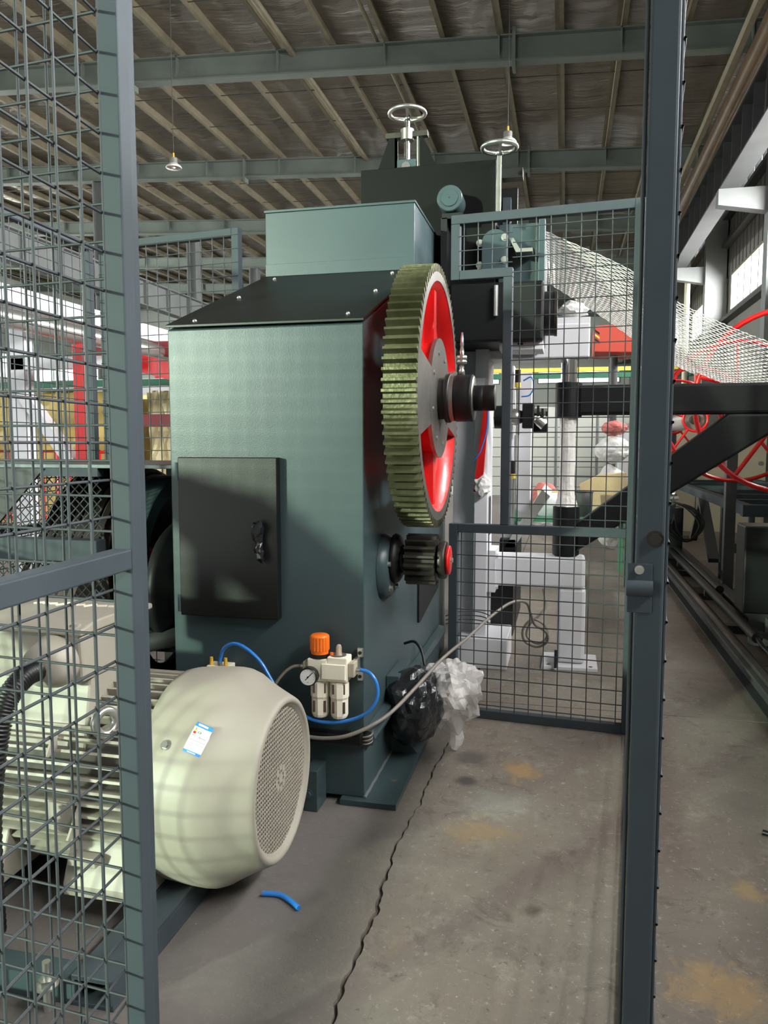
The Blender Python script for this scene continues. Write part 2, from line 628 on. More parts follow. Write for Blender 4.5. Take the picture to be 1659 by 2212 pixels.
# purlins: thin Z sections
pm = MB()
pm.box(-0.006, 0.006, -7, 40, 0, 0.2)
pm.box(0, 0.07, -7, 40, 0, 0.012)
pm.box(-0.07, 0, -7, 40, 0.188, 0.2)
pu = pm.build('purlin', 'beige_steel', ceiling, local=True)
pu.location = (PX[0], 0, zr(PX[0]) + 0.005)
for x in PX[1:]:
    clone(pu, ceiling, (x, 0, zr(x) + 0.005))
# rafters, one per frame, each with web stiffeners
def rafter(yf):
    m = MB()
    xa, xb = 3.0, -25.5
    for (za, zb, w) in ((-0.40, -0.375, 0.2), (-0.02, 0.0, 0.2), (-0.38, -0.01, 0.014)):
        vs = [(x, yf + s * w / 2, zr(x) + z) for x in (xa, xb) for s in (-1, 1) for z in (za, zb)]
        m.add(vs, [(0, 1, 3, 2), (4, 6, 7, 5), (0, 4, 5, 1), (2, 3, 7, 6), (0, 2, 6, 4), (1, 5, 7, 3)])
    r = m.build('rafter', 'rafter_paint', ceiling)
    for k, x in enumerate(PX[:22]):
        if k % 2 == 0:
            MB().prism([(yf - 0.1, zr(x) - 0.36), (yf + 0.1, zr(x) - 0.02), (yf - 0.1, zr(x) + 0.0)], 'x', x - 0.01, x + 0.01).build('stiffener', 'rafter_paint', r)
    for x in (-0.91, -7.5):
        MB().box(x - 0.025, x + 0.025, yf - 0.11, yf + 0.11, zr(x) - 0.5, zr(x) + 0.1).build('splice_plate', 'rafter_paint', r)
    return r
for yf in FR:
    rafter(yf)
# round service pipes slung under the purlins
for x, z, r in ((-4.55, zr(-4.5) - 0.05, 0.05), (-3.1, zr(-3.1) + 0.05, 0.03)):
    MB().cyl((x, -7, z), (x, 38, z), r, 10).build('roof_pipe', 'beige_steel', ceiling)
# thin sag rods tying the purlins
for y in (9.6, 11.1, 14.2, 15.6, 19.2, 20.8, 24.0, 25.6):
    m = MB()
    m.cyl((2.5, y, zr(2.5) + 0.08), (-16, y + 0.3, zr(-16) + 0.08), 0.008, 5)
    m.build('sag_rod', 'dark_beam', ceiling)

# right-hand wall with two bands of windows
WX = 3.15
bays = [(a + 0.75, b - 0.72) for a, b in zip([-2.0, 3.1] + FR, [3.1, 7.9] + FR[1:])]
m = MB()
t = 0.12
def zband(z0, z1):
    m.box(WX, WX + t, -7, 40, z0, z1)
zband(0, 3.83); zband(4.60, 5.85); zband(6.35, 7.75)
for z0, z1 in ((3.83, 4.60), (5.85, 6.35)):
    ys = [-7.0] + [v for b in bays for v in b] + [40.0]
    for a, b in zip(ys[0::2], ys[1::2]):
        m.box(WX, WX + t, a, b, z0, z1)
wall_right = struct(m, 'wall_right', 'wall_sheet')
wall_right['label'] = 'grey ribbed sheet side wall with two bands of windows'
# sheet ribs near enough to read
rb = MB().box(-0.018, 0, -0.02, 0.02, 0, 1.25)
r0 = None
y = 10.5
while y < 24:
    if r0 is None:
        r0 = rb.build('sheet_rib', 'wall_sheet', wall_right, local=True)
        r0.location = (WX, y, 4.6)
    else:
        clone(r0, wall_right, (WX, y, 4.6))
    y += 0.3
for z in (3.7, 5.2, 5.75):
    MB().box(WX - 0.16, WX - 0.01, -7, 38, z - 0.035, z + 0.035).build('girt', 'dark_beam', wall_right)
wn = 0
for (a, b) in bays:
    for z0, z1 in ((3.83, 4.60), (5.85, 6.35)):
        wn += 1
        f = MB()
        f.box(WX - 0.02, WX + 0.1, a, b, z0, z0 + 0.05)
        f.box(WX - 0.02, WX + 0.1, a, b, z1 - 0.05, z1)
        f.box(WX - 0.02, WX + 0.1, a, a + 0.05, z0 + 0.05, z1 - 0.05)
        f.box(WX - 0.02, WX + 0.1, b - 0.05, b, z0 + 0.05, z1 - 0.05)
        w = struct(f, 'window_%d' % wn, 'beige_steel')
        w['label'] = 'cream framed factory window band in the side wall'
        n = 6
        st = (b - a - 0.1) / n
        for i in range(n):
            ya = a + 0.05 + i * st
            MB().box(WX + 0.045, WX + 0.051, ya, ya + st, z0 + 0.05, z1 - 0.05).build('pane', 'window_glass', w)
            if i:
                MB().box(WX - 0.01, WX + 0.09, ya - 0.025, ya + 0.025, z0 + 0.05, z1 - 0.05).build('mullion', 'dark_beam', w)
# columns, brackets and the crane runway on the right
for yf in (7.4, 12.25, 17.35, 22.3, 27.25, 32.1, 36.9):
    c = MB()
    c.box(2.72, 2.74, yf - 0.14, yf + 0.14, 0, 7.0)
    c.box(3.06, 3.08, yf - 0.14, yf + 0.14, 0, 7.0)
    c.box(2.74, 3.06, yf - 0.012, yf + 0.012, 0, 7.0)
    c.box(2.70, 3.10, yf - 0.2, yf - 0.14, 0, 7.0)
    o = c.build('column', 'column_paint', wall_right)
    bk = MB()
    bk.prism([(2.05, 4.62), (2.72, 4.50), (2.72, 4.84), (2.05, 4.84)], 'y', yf - 0.1, yf + 0.1)
    bk.build('bracket', 'column_paint', o)
rw = thing('crane_runway_beam', 'dark steel crane runway beam carried on brackets along the window wall', 'beam', (2.2, 5, 4.84))
b = MB()
b.box(2.06, 2.34, 2, 38, 4.84, 4.865); b.box(2.06, 2.34, 2, 38, 5.46, 5.49); b.box(2.19, 2.21, 2, 38, 4.86, 5.46)
b.build('girder', 'dark_beam', rw)
MB().box(2.17, 2.23, 2, 38, 5.49, 5.57).build('crane_rail', 'dark_steel', rw)
for k in range(30):
    MB().box(2.08, 2.19, 9.0 + k * 0.62, 9.02 + k * 0.62, 4.87, 5.46).build('web_stiffener', 'dark_beam', rw)
single(MB().cyl((2.5, -6, 6.62), (2.5, 38, 6.62), 0.15, 20), 'gutter_duct', 'brown_duct', 'brown round duct running under the eaves beside the crane runway', 'duct')
single(MB().box(2.22, 2.30, -6, 38, 6.72, 6.86), 'eaves_channel', 'beige_steel', 'cream steel channel under the roof edge beside the brown duct', 'channel')
single(MB().cyl((2.6, 18.9, 0), (2.6, 18.9, 6.2), 0.06, 12), 'down_pipe', 'cream_panel', 'cream yellow down pipe standing by the window wall column', 'pipe')
single(MB().cyl((2.62, 21.7, 0), (2.62, 21.7, 5.6), 0.07, 12), 'down_pipe', 'beige_steel', 'beige down pipe beyond the yellow pipe at the window wall', 'pipe')

# left row of columns with its own crane runway, then the outer wall
cl = thing('crane_runway_beam', 'grey ribbed crane runway beam on the far left column row', 'beam', (-11.1, 12, 4.9))
b = MB()
b.box(-11.25, -10.95, 6, 38, 4.9, 4.93); b.box(-11.25, -10.95, 6, 38, 5.55, 5.58); b.box(-11.11, -11.09, 6, 38, 4.9, 5.58)
b.build('girder', 'column_paint', cl)
for k in range(26):
    MB().box(-11.09, -10.96, 7.0 + k * 1.2, 7.03 + k * 1.2, 4.93, 5.55).build('web_stiffener', 'column_paint', cl)
wall_left = struct(MB().box(-25.2, -25, -7, 40, 0, 4.2).box(-25.2, -25, -7, 40, 5.4, 9.2), 'wall_left', 'far_wall')
wall_left['label'] = 'pale side wall beyond the left bay'
wn += 1
f = MB().box(-25.15, -25.0, -7, 40, 4.2, 4.26).box(-25.15, -25.0, -7, 40, 5.34, 5.4)
w = struct(f, 'window_%d' % wn, 'column_paint')
w['label'] = 'long window band in the left side wall'
for i in range(16):
    ya = -7 + i * 2.9375
    MB().box(-25.09, -25.08, ya, ya + 2.9375, 4.26, 5.34).build('pane', 'window_glass', w)
    if i:
        MB().box(-25.14, -25.02, ya - 0.03, ya + 0.03, 4.26, 5.34).build('mullion', 'column_paint', w)
for yf in FR:
    c = MB()
    c.box(-11.5, -11.48, yf - 0.14, yf + 0.14, 0, zr(-11.5) - 0.4)
    c.box(-11.2, -11.18, yf - 0.14, yf + 0.14, 0, zr(-11.5) - 0.4)
    c.box(-11.48, -11.2, yf - 0.012, yf + 0.012, 0, zr(-11.5) - 0.4)
    c.build('column', 'column_paint', wall_left)
# far wall with a long bright window band
m = MB()
m.box(-26, 3.3, 38, 38.2, 0, 4.1); m.box(-26, 3.3, 38, 38.2, 4.75, 9.2)
for xa, xb in ((-26, -23), (-14, -12.4), (-3.2, -1.4), (2.4, 3.3)):
    m.box(xa, xb, 38, 38.2, 4.1, 4.75)
wall_back = struct(m, 'wall_back', 'far_wall')
wall_back['label'] = 'pale end wall of the hall with a window band'
for xa, xb in ((-23, -14), (-12.4, -3.2), (-1.4, 2.4)):
    wn += 1
    f = MB()
    f.box(xa, xb, 37.98, 38.1, 4.1, 4.15); f.box(xa, xb, 37.98, 38.1, 4.70, 4.75)
    f.box(xa, xa + 0.05, 37.98, 38.1, 4.15, 4.70); f.box(xb - 0.05, xb, 37.98, 38.1, 4.15, 4.70)
    w = struct(f, 'window_%d' % wn, 'column_paint')
    w['label'] = 'long bright window in the far end wall'
    n = max(2, int((xb - xa) / 1.9))
    st = (xb - xa - 0.1) / n
    for i in range(n):
        xx = xa + 0.05 + i * st
        MB().box(xx, xx + st, 38.04, 38.05, 4.15, 4.70).build('pane', 'window_glass', w)
        if i:
            MB().box(xx - 0.03, xx + 0.03, 37.99, 38.09, 4.15, 4.70).build('mullion', 'column_paint', w)
# wall behind the camera with the open gate that lets the daylight in
m = MB()
m.box(-26, -9.8, -7.2, -7, 0, 9.2); m.box(-5.9, 3.3, -7.2, -7, 0, 9.2); m.box(-9.8, -5.9, -7.2, -7, 5.0, 9.2)
wf = struct(m, 'wall_front', 'far_wall')
wf['label'] = 'pale wall with the open gate behind the camera'

# pendant lamps
def lamp(x, y, z, label):
    t = thing('pendant_lamp', label, 'lamp', (x, y, z), 0, 'pendant lamps under the roof')
    MB().lathe([(0.105, 0), (0.11, 0.006), (0.095, 0.03), (0.06, 0.055), (0.055, 0.06)], (x, y, z), (0, 0, 1), 24).build('lamp_shade', 'lamp_enamel', t)
    MB().cyl((x, y, z + 0.06), (x, y, z + 0.13), 0.055, 16).build('lamp_housing', 'zinc', t)
    MB().cyl((x, y, z + 0.13), (x, y, z + 0.2), 0.012, 8).build('cable_gland', 'yellow_cap', t)
    MB().sphere((x, y, z + 0.03), 0.035).build('bulb', 'paper_white', t)
    MB().cyl((x, y, z + 0.2), (x, y, zr(x) + 0.1), 0.005, 5).build('cable', 'dark_beam', t)
lamp(-5.33, 10, 4.99, 'white enamel pendant lamp hanging on a long cable over the far left bay')
lamp(-0.78, 10, 4.93, 'white enamel pendant lamp hanging just above the chrome handwheel')

# ================================================================ SAFETY FENCE
FROT = R(-5.2)
WR = 0.0024
def wire_v(h):
    return MB().cyl((0, 0, 0), (0, 0, h), WR, 6, caps=False)
def wire_h(l):
    return MB().cyl((0, 0, 0), (l, 0, 0), WR, 6, caps=False)
def grid(t, xa, xb, za, zb, yoff, pitch=0.06, x_start=None, z_start=None):
    # separate wires: uprights in front of the level ones
    src = None
    x = xa + pitch * 0.55 if x_start is None else x_start
    while x < xb:
        if src is None:
            src = wire_v(zb - za).build('wire', 'wire_paint', t, local=True)
            src.location = (x, yoff, za)
        else:
            clone(src, t, (x, yoff, za))
        x += pitch
    src = None
    z = za + pitch * 0.55 if z_start is None else z_start
    while z < zb:
        if src is None:
            src = wire_h(xb - xa).build('wire', 'wire_paint', t, local=True)
            src.location = (xa, yoff - WR * 1.8, z)
        else:
            clone(src, t, (xa, yoff - WR * 1.8, z))
        z += pitch
def panel(name, label, p0, p1, z0, z1, mids, tw=0.036, yoff=0.0, bolts=()):
    d = Vector((p1[0] - p0[0], p1[1] - p0[1], 0))
    l = d.length
    t = thing(name, label, 'fence', (p0[0], p0[1], 0), math.atan2(d.y, d.x))
    h = tw / 2
    for x in (h, l - h):
        MB().box(x - h, x + h, -h, h, z0, z1).build('upright', 'fence_paint', t, bev=0.003, local=True)
    zs = [z0] + list(mids) + [z1 - tw]
    for z in zs:
        MB().box(tw, l - tw, -h, h, z, z + tw).build('rail', 'fence_paint', t, bev=0.003, local=True)
    grid(t, 0, l, z0, z1, yoff)
    return t
# back run: panel right of the machine, notched round the drive shaft
t = thing('fence_panel', 'grey mesh fence panel with a stepped cut-out beside the big gear wheel', 'fence', (-0.49, 3.335, 0), FROT)
TW = 0.038
def lb(name, xa, xb, za, zb):
    return MB().box(xa, xb, -TW / 2, TW / 2, za, zb).build(name, 'fence_paint', t, bev=0.003, local=True)
LR = 0.778
lb('rail', TW, LR - TW, 0.0, TW)
lb('rail', TW, LR - TW, 0.82, 0.82 + TW)
lb('rail', 0, LR - TW, 2.125, 2.125 + TW)
lb('rail', TW, 0.262, 1.895, 1.895 + TW)
lb('upright', LR - TW, LR, 0.0, 2.163)
lb('upright', 0, TW, 0.0, 0.858)
lb('upright', 0, TW, 1.895, 2.125)
lb('upright', 0.224, 0.262, 0.858, 1.895)
grid(t, TW, LR - TW, 0.03, 0.83, -0.014, x_start=0.056)
grid(t, 0.262, LR - TW, 0.858, 2.13, -0.014, x_start=0.296)
grid(t, 0.03, 0.262, 1.92, 2.13, -0.014, x_start=0.056)
bo = MB()
hexbolt(bo, (LR - 0.3, -0.02, 0.845), (0, -1, 0), 0.008, 0.008)
# side run on the right, edge-on, ending at the gate post
sp = panel('fence_panel', 'grey mesh fence side panel running back from the bolted gate post', (0.134, 1.21), (0.300, 3.225), 0.0, 2.163, [0.82], yoff=-0.014)
gp = thing('gate_post', 'tall slate grey square gate post with a hex bolt and a welded latch bracket', 'post', (0.122, 1.17, 0), R(-5.2))
MB().box(-0.0195, 0.0195, -0.0195, 0.0195, 0, 2.25).build('post', 'fence_paint', gp, bev=0.004, local=True)
bo = MB(); hexbolt(bo, (0.006, -0.0195, 1.066), (0, -1, 0), 0.009, 0.009)
bo.build('bolt', 'dark_steel', gp, local=True)
lt = MB(); lt.box(-0.030, 0.004, -0.0225, -0.0195, 0.958, 1.030)
lt.build('latch_plate', 'fence_paint', gp, bev=0.001, local=True)
lt = MB(); lt.cyl((-0.031, -0.028, 0.995), (0.005, -0.028, 0.995), 0.0115, 14)
lt.build('latch_barrel', 'fence_paint', gp, local=True)
lt = MB(); hexbolt(lt, (-0.014, -0.0225, 1.021), (0, -1, 0), 0.005, 0.005)
lt.build('screw', 'zinc', gp, local=True)
MB().cyl((-0.024, 0.012, 0.0), (-0.024, 0.012, 2.25), 0.0035, 6).build('edge_wire', 'wire_paint', gp, local=True)
# back run on the left of the machine and the left side run
panel('fence_panel', 'grey mesh fence panel standing free left of the machine hood', (-2.20, 3.385), (-1.437, 3.29), 0.0, 2.163, [0.82], yoff=-0.014)
panel('fence_panel', 'grey mesh side fence panel meeting a pale post at the back left corner', (-2.235, 1.33), (-2.262, 3.39), 0.0, 2.163, [0.82], yoff=-0.014)
# front run left of the gate, seen through the open gate leaf
panel('fence_panel', 'grey mesh fence panel in front of the beige motor', (-2.20, 1.31), (-0.703, 1.174), 0.0, 2.163, [], yoff=-0.014)
# open gate leaf
panel('gate_leaf', 'open slate grey mesh gate leaf with a heavy middle rail', (-0.699, 1.142), (-0.662, 0.30), 0.03, 2.30, [0.998], tw=0.034, yoff=-0.016)

# ================================================================ MAIN MACHINE CABINET
XL, XR, YF, YB = -1.32, -0.635, 2.406, 3.95
cab = thing('machine_cabinet', 'dark green steel machine cabinet with a sloping black hood and an access door', 'machine', (-0.98, 2.9, 0))
def hz(y):
    return 1.60 + 0.388 * (y - YF)
body = MB().prism([(YF, 0.02), (YB, 0.02), (YB, 1.95), (3.3, 1.93), (YF, 1.585)], 'x', XL, XR)
body.build('body', 'machine_paint', cab, bev=0.004)
hood = MB()
vs = []
for x in (XL - 0.004, XR + 0.004):
    for y, z in ((YF - 0.006, 1.592), (YF - 0.006, 1.602), (3.32, hz(3.32)), (3.32, hz(3.32) - 0.012)):
        vs.append((x, y, z))
hood.add(vs, [(0, 1, 2, 3), (7, 6, 5, 4), (0, 4, 5, 1), (1, 5, 6, 2), (2, 6, 7, 3), (3, 7, 4, 0)])
hd = hood.build('hood', 'black_paint', cab, bev=0.002, label='black glossy sloping hood plate')
nrm = Vector((0, -0.388, 1)).normalized()
for x, y in ((-1.235, 2.44), (-1.24, 2.82), (-1.24, 3.2), (-0.70, 2.46), (-0.70, 2.83), (-0.72, 3.2)):
    p = Vector((x, y, hz(y)))
    MB().cyl(p, p + nrm * 0.006, 0.008, 10).sphere(p + nrm * 0.005, 0.0075, 10, 6).build('screw', 'zinc', hd)
ub = MB().box(XL, -0.645, 3.3, 3.85, 1.955, 2.222)
u = ub.build('upper_housing', 'machine_paint', cab, bev=0.003)
MB().box(XL - 0.004, -0.641, 3.296, 3.854, 2.222, 2.232).build('housing_lid', 'machine_paint', u, bev=0.001)
MB().box(XL + 0.002, -0.647, 3.292, 3.3, 1.945, 1.998).build('flashing_strip', 'machine_paint', u, bev=0.001)
# access door, proud of the front
dr = MB().box(-1.276, -0.920, 2.372, 2.404, 0.618, 1.158).build('access_door', 'black_paint', cab, bev=0.003, label='black steel access door')
for z in (0.66, 1.11):
    MB().cyl((-1.281, 2.374, z - 0.03), (-1.281, 2.374, z + 0.03), 0.006, 10).build('hinge', 'machine_paint', dr)
hb = MB()
rnd = random.Random(11)
pts = [(-0.986 + 0.014 * i / 8 + rnd.uniform(-.004, .004), 2.352 + rnd.uniform(-.004, .004), 0.945 - 0.135 * i / 8) for i in range(9)]
hb.tube(pts, 0.014, 8, smooth=False, radii=[0.012, 0.022, 0.02, 0.015, 0.011, 0.013, 0.017, 0.012, 0.004])
hb.cyl((-0.98, 2.372, 0.91), (-0.98, 2.35, 0.91), 0.012, 8)
for i in range(0, len(hb.v) - 16):
    hb.v[i] = tuple(c + rnd.uniform(-.004, .004) for c in hb.v[i])
hb.build('wrapped_handle', 'black_bag', dr, label='door handle wrapped in crumpled black film')
# base plates, gusset and foot block
MB().box(-0.714, -0.521, 2.378, 3.30, 0.0, 0.02).build('base_plate', 'machine_paint', cab, bev=0.002)
MB().box(-1.36, -1.20, 2.378, 3.30, 0.0, 0.02).build('base_plate', 'machine_paint', cab, bev=0.002)
MB().cyl((-0.567, 2.56, 0.0195), (-0.567, 2.56, 0.0206), 0.011, 16).build('bolt_hole', 'groove_dark', cab)
MB().prism([(-0.634, 0.02), (-0.53, 0.02), (-0.634, 0.135)], 'y', 2.81, 2.822).build('gusset', 'machine_paint', cab)
MB().prism([(-0.634, 0.02), (-0.53, 0.02), (-0.634, 0.135)], 'y', 3.2, 3.212).build('gusset', 'machine_paint', cab)
MB().tube([(-0.633, 2.40 + 0.9 * i / 30, 0.023 + 0.002 * math.sin(i * 2.1)) for i in range(31)], 0.006, 6).build('weld_seam', 'weld', cab)
MB().box(-0.815, -0.768, 2.31, 2.405, 0.0, 0.138).build('foot_block', 'machine_paint', cab, bev=0.003)
bo = MB(); hexbolt(bo, (-0.80, 2.31, 0.06), (0, -1, 0), 0.012, 0.012)
bo.build('bolt', 'machine_paint', cab)
# cable troughs along the front and the side
tr = MB().box(-0.95, -0.632, 2.366, 2.404, 0.212, 0.250).build('cable_trough', 'black_paint', cab, bev=0.008, label='dark cable trough across the front')
tr2 = MB()
tr2.prism([(-0.634, 0.20), (-0.605, 0.205), (-0.597, 0.228), (-0.605, 0.25), (-0.634, 0.255)], 'y', 2.402, 3.95)
tr2.build('cable_trough', 'machine_paint', cab, bev=0.002)
for k in range(5):
    a = 0.006 * k
    MB().tube(spline([(-0.648, 2.385, 0.222 + a * 0.5), (-0.622, 2.376, 0.218 + a), (-0.606, 2.392, 0.222 + a), (-0.612, 2.43, 0.225 + a)], 6), 0.0032, 6).build('wire', 'rubber_black' if k % 2 else 'grey_cable', tr)
# thin black guard plate on the side, below the pinion
MB().prism([(3.34, 0.60), (3.34, 0.405), (3.37, 0.402), (3.88, 0.47), (3.88, 0.60)], 'x', -0.634, -0.626).build('guard_plate', 'satin_black', cab)
# pinion bearing bolted on the cabinet side
PY, PZ = 2.70, 0.79
fl = MB().lathe([(0.001, 0.034), (0.10, 0.034), (0.105, 0.03), (0.118, 0.012), (0.12, 0.0)], (-0.634, PY - 0.01, PZ - 0.03), (1, 0, 0), 40).build('bearing_flange', 'machine_paint', cab)
for a in (35, 100, 165, 230, 300):
    p = Vector((-0.602, PY - 0.01 + 0.088 * math.cos(R(a)), PZ - 0.03 + 0.088 * math.sin(R(a))))
    bo = MB(); hexbolt(bo, p, (1, 0, 0), 0.009, 0.012); bo.build('bolt', 'zinc', fl)
MB().lathe([(0.085, 0), (0.092, 0.01), (0.086, 0.022), (0.075, 0.03), (0.05, 0.035)], (-0.602, PY, PZ), (1, 0, 0), 32).build('bearing_boss', 'satin_black', cab)

# ---------------------------------------------------------------- large gear wheel
GY, GZ, GR = 2.80, 1.367, 0.470
gear = thing('gear_wheel', 'large spur gear wheel with olive steel teeth and red painted web', 'gear', (-0.5, GY, GZ - GR))
def toothed(y, z, ro, rr, n, ph=0.0):
    out = []
    for i in range(n):
        a0 = 2 * PI * (i + ph) / n
        s = 2 * PI / n
        for q, r_ in ((-0.30, rr), (-0.24, rr + (ro - rr) * 0.35), (-0.13, ro), (0.13, ro), (0.24, rr + (ro - rr) * 0.35), (0.30, rr)):
            a = a0 + q * s
            out.append((y + r_ * math.cos(a), z + r_ * math.sin(a)))
    return out
def ringed(mb, outer, inner_r, y, z, xa, xb):
    # ring with a toothed rim and a round bore, extruded along x
    n = len(outer)
    inn = []
    for p in outer:
        a = math.atan2(p[1] - z, p[0] - y)
        inn.append((y + inner_r * math.cos(a), z + inner_r * math.sin(a)))
    vs = [(xa, *p) for p in outer] + [(xb, *p) for p in outer] + [(xa, *p) for p in inn] + [(xb, *p) for p in inn]
    fs, fi = [], []
    for i in range(n):
        j = (i + 1) % n
        fs += [(i, j, n + j, n + i), (i, 2 * n + i, 2 * n + j, j), (n + i, n + j, 3 * n + j, 3 * n + i), (2 * n + i, 3 * n + i, 3 * n + j, 2 * n + j)]
    return mb.add(vs, fs)
GX0, GX1 = -0.560, -0.450
tp = toothed(GY, GZ, GR, GR - 0.027, 88)
ringed(MB(), tp, GR - 0.045, GY, GZ, GX0, GX1).build('toothed_rim', 'gear_steel', gear, label='olive steel toothed rim')
MB().lathe([(0.443, GX1 - 0.0005), (0.443, GX1 + 0.0005), (0.412, GX1 + 0.0005), (0.412, GX1 - 0.012)], (0, GY, GZ), (1, 0, 0), 88, smooth=False).build('rim_face', 'steel', gear)
MB().lathe([(0.43, GX0), (0.43, GX1 - 0.001), (0.412, GX1 - 0.001), (0.395, GX1 - 0.035), (0.372, GX1 - 0.055), (0.372, GX0)], (0, GY, GZ), (1, 0, 0), 72, closed=True).build('rim_inner', 'red_paint', gear)
# red web disc with lightening holes
def web():
    mb = MB()
    na, nr = 96, 14
    ra, rb_ = 0.12, 0.372
    def hole(y, z):
        for a in (62, 118, 242, 298):
            cy, cz = 0.275 * math.cos(R(a)), 0.275 * math.sin(R(a))
            if (y - cy) ** 2 + (z - cz) ** 2 < 0.062 ** 2:
                return True
        return False
    idx = {}
    for s, xo in ((0, GX1 - 0.055), (1, GX1 - 0.078)):
        for k in range(nr + 1):
            for i in range(na):
                r_ = ra + (rb_ - ra) * k / nr
                a = 2 * PI * i / na
                idx[(s, k, i)] = len(mb.v)
                mb.v.append((xo, GY + r_ * math.cos(a), GZ + r_ * math.sin(a)))
    keep = set()
    for k in range(nr):
        for i in range(na):
            r_ = ra + (rb_ - ra) * (k + .5) / nr
            a = 2 * PI * (i + .5) / na
            if not hole(r_ * math.cos(a), r_ * math.sin(a)):
                keep.add((k, i))
    for (k, i) in keep:
        j = (i + 1) % na
        mb.f.append((idx[(0, k, i)], idx[(0, k, j)], idx[(0, k + 1, j)], idx[(0, k + 1, i)])); mb.s.append(False)
        mb.f.append((idx[(1, k, i)], idx[(1, k + 1, i)], idx[(1, k + 1, j)], idx[(1, k, j)])); mb.s.append(False)
        for (dk, di, e0, e1) in ((-1, 0, (k, i), (k, j)), (1, 0, (k + 1, i), (k + 1, j)), (0, -1, (k, i), (k + 1, i)), (0, 1, (k, j), (k + 1, j))):
            q = (k + dk, (i + di) % na)
            if q not in keep:
                mb.f.append((idx[(0,) + e0], idx[(0,) + e1], idx[(1,) + e1], idx[(1,) + e0])); mb.s.append(False)
    return mb
web().build('web', 'red_paint', gear)
MB().lathe([(0.20, GX0), (0.20, GX1 - 0.025), (0.205, GX1 - 0.004), (0.215, GX1 + 0.001)], (0, GY, GZ), (1, 0, 0), 64).build('hub_boss', 'red_paint', gear)
hub = MB().lathe([(0.215, GX1 - 0.012), (0.215, GX1 + 0.001), (0.001, GX1 + 0.001)], (0, GY, GZ), (1, 0, 0), 64, smooth=False).build('hub_face', 'steel', gear)
# machined arms joining hub and rim fore and aft, red arms up and down
for s in (1, -1):
    ar = MB()
    pr = []
    for k in range(9):
        a = R(-19 + 38 * k / 8)
        pr.append((GY + s * 0.416 * math.cos(a), GZ + 0.416 * math.sin(a)))
    for k in range(9):
        a = R(30 - 60 * k / 8)
        pr.append((GY + s * 0.18 * math.cos(a), GZ + 0.18 * math.sin(a)))
    ar.prism(pr, 'x', GX1 - 0.06, GX1 + 0.0004)
    ar.build('arm_face', 'steel', gear)
    MB().prism([(GY - 0.03, GZ + s * 0.19), (GY + 0.03, GZ + s * 0.19), (GY + 0.022, GZ + s * 0.385), (GY - 0.022, GZ + s * 0.385)], 'x', GX1 - 0.06, GX1 - 0.02).build('arm_rib', 'red_paint', gear)
for a in range(15, 375, 45):
    p = (GX1 + 0.001, GY + 0.165 * math.cos(R(a)), GZ + 0.165 * math.sin(R(a)))
    MB().cyl(p, (p[0] + 0.004, p[1], p[2]), 0.008, 10).build('set_screw', 'zinc', hub)
# shaft stack on the gear axis
sh = thing('drive_shaft', 'black bearing hub and shaft end standing out of the big gear', 'shaft', (-0.35, GY, GZ - 0.09))
ctr = (0, GY, GZ)
MB().lathe([(0.06, GX1 + 0.002), (0.075, GX1 + 0.002), (0.075, -0.428), (0.06, -0.428)], ctr, (1, 0, 0), 32, smooth=False).build('shaft_collar', 'oil_dark', sh)
MB().lathe([(0.03, -0.428), (0.086, -0.428), (0.088, -0.424), (0.088, -0.414), (0.086, -0.410), (0.05, -0.410)], ctr, (1, 0, 0), 48).build('seal_ring', 'rubber_black', sh)
MB().lathe([(0.05, -0.410), (0.082, -0.410), (0.082, -0.395), (0.05, -0.395)], ctr, (1, 0, 0), 48, smooth=False).build('steel_ring', 'steel', sh)
MB().lathe([(0.05, -0.395), (0.080, -0.395), (0.084, -0.388), (0.084, -0.345), (0.083, -0.342), (0.084, -0.338), (0.084, -0.330), (0.03, -0.330)], ctr, (1, 0, 0), 48).build('bearing_hub', 'satin_black', sh)
MB().lathe([(0.03, -0.330), (0.081, -0.330), (0.080, -0.326), (0.03, -0.326)], ctr, (1, 0, 0), 48).build('washer', 'steel', sh)
MB().lathe([(0.001, -0.326), (0.046, -0.326), (0.046, -0.292), (0.045, -0.291), (0.046, -0.290), (0.046, -0.253), (0.044, -0.25), (0.001, -0.25)], ctr, (1, 0, 0), 40).build('shaft_end', 'satin_black', sh)
MB().lathe([(0.001, -0.2490), (0.040, -0.2495), (0.042, -0.2510)], ctr, (1, 0, 0), 40).build('end_face', 'steel', sh)
MB().lathe([(0.001, 0.083), (0.012, 0.083), (0.010, 0.10), (0.007, 0.105), (0.009, 0.112), (0.006, 0.122), (0.018, 0.124), (0.018, 0.133), (0.015, 0.136), (0.018, 0.139), (0.018, 0.152), (0.006, 0.155), (0.008, 0.17), (0.005, 0.185), (0.007, 0.19), (0.003, 0.235), (0.001, 0.235)], (-0.372, GY, GZ), (0, 0, 1), 14).build('grease_fitting', 'zinc', sh)

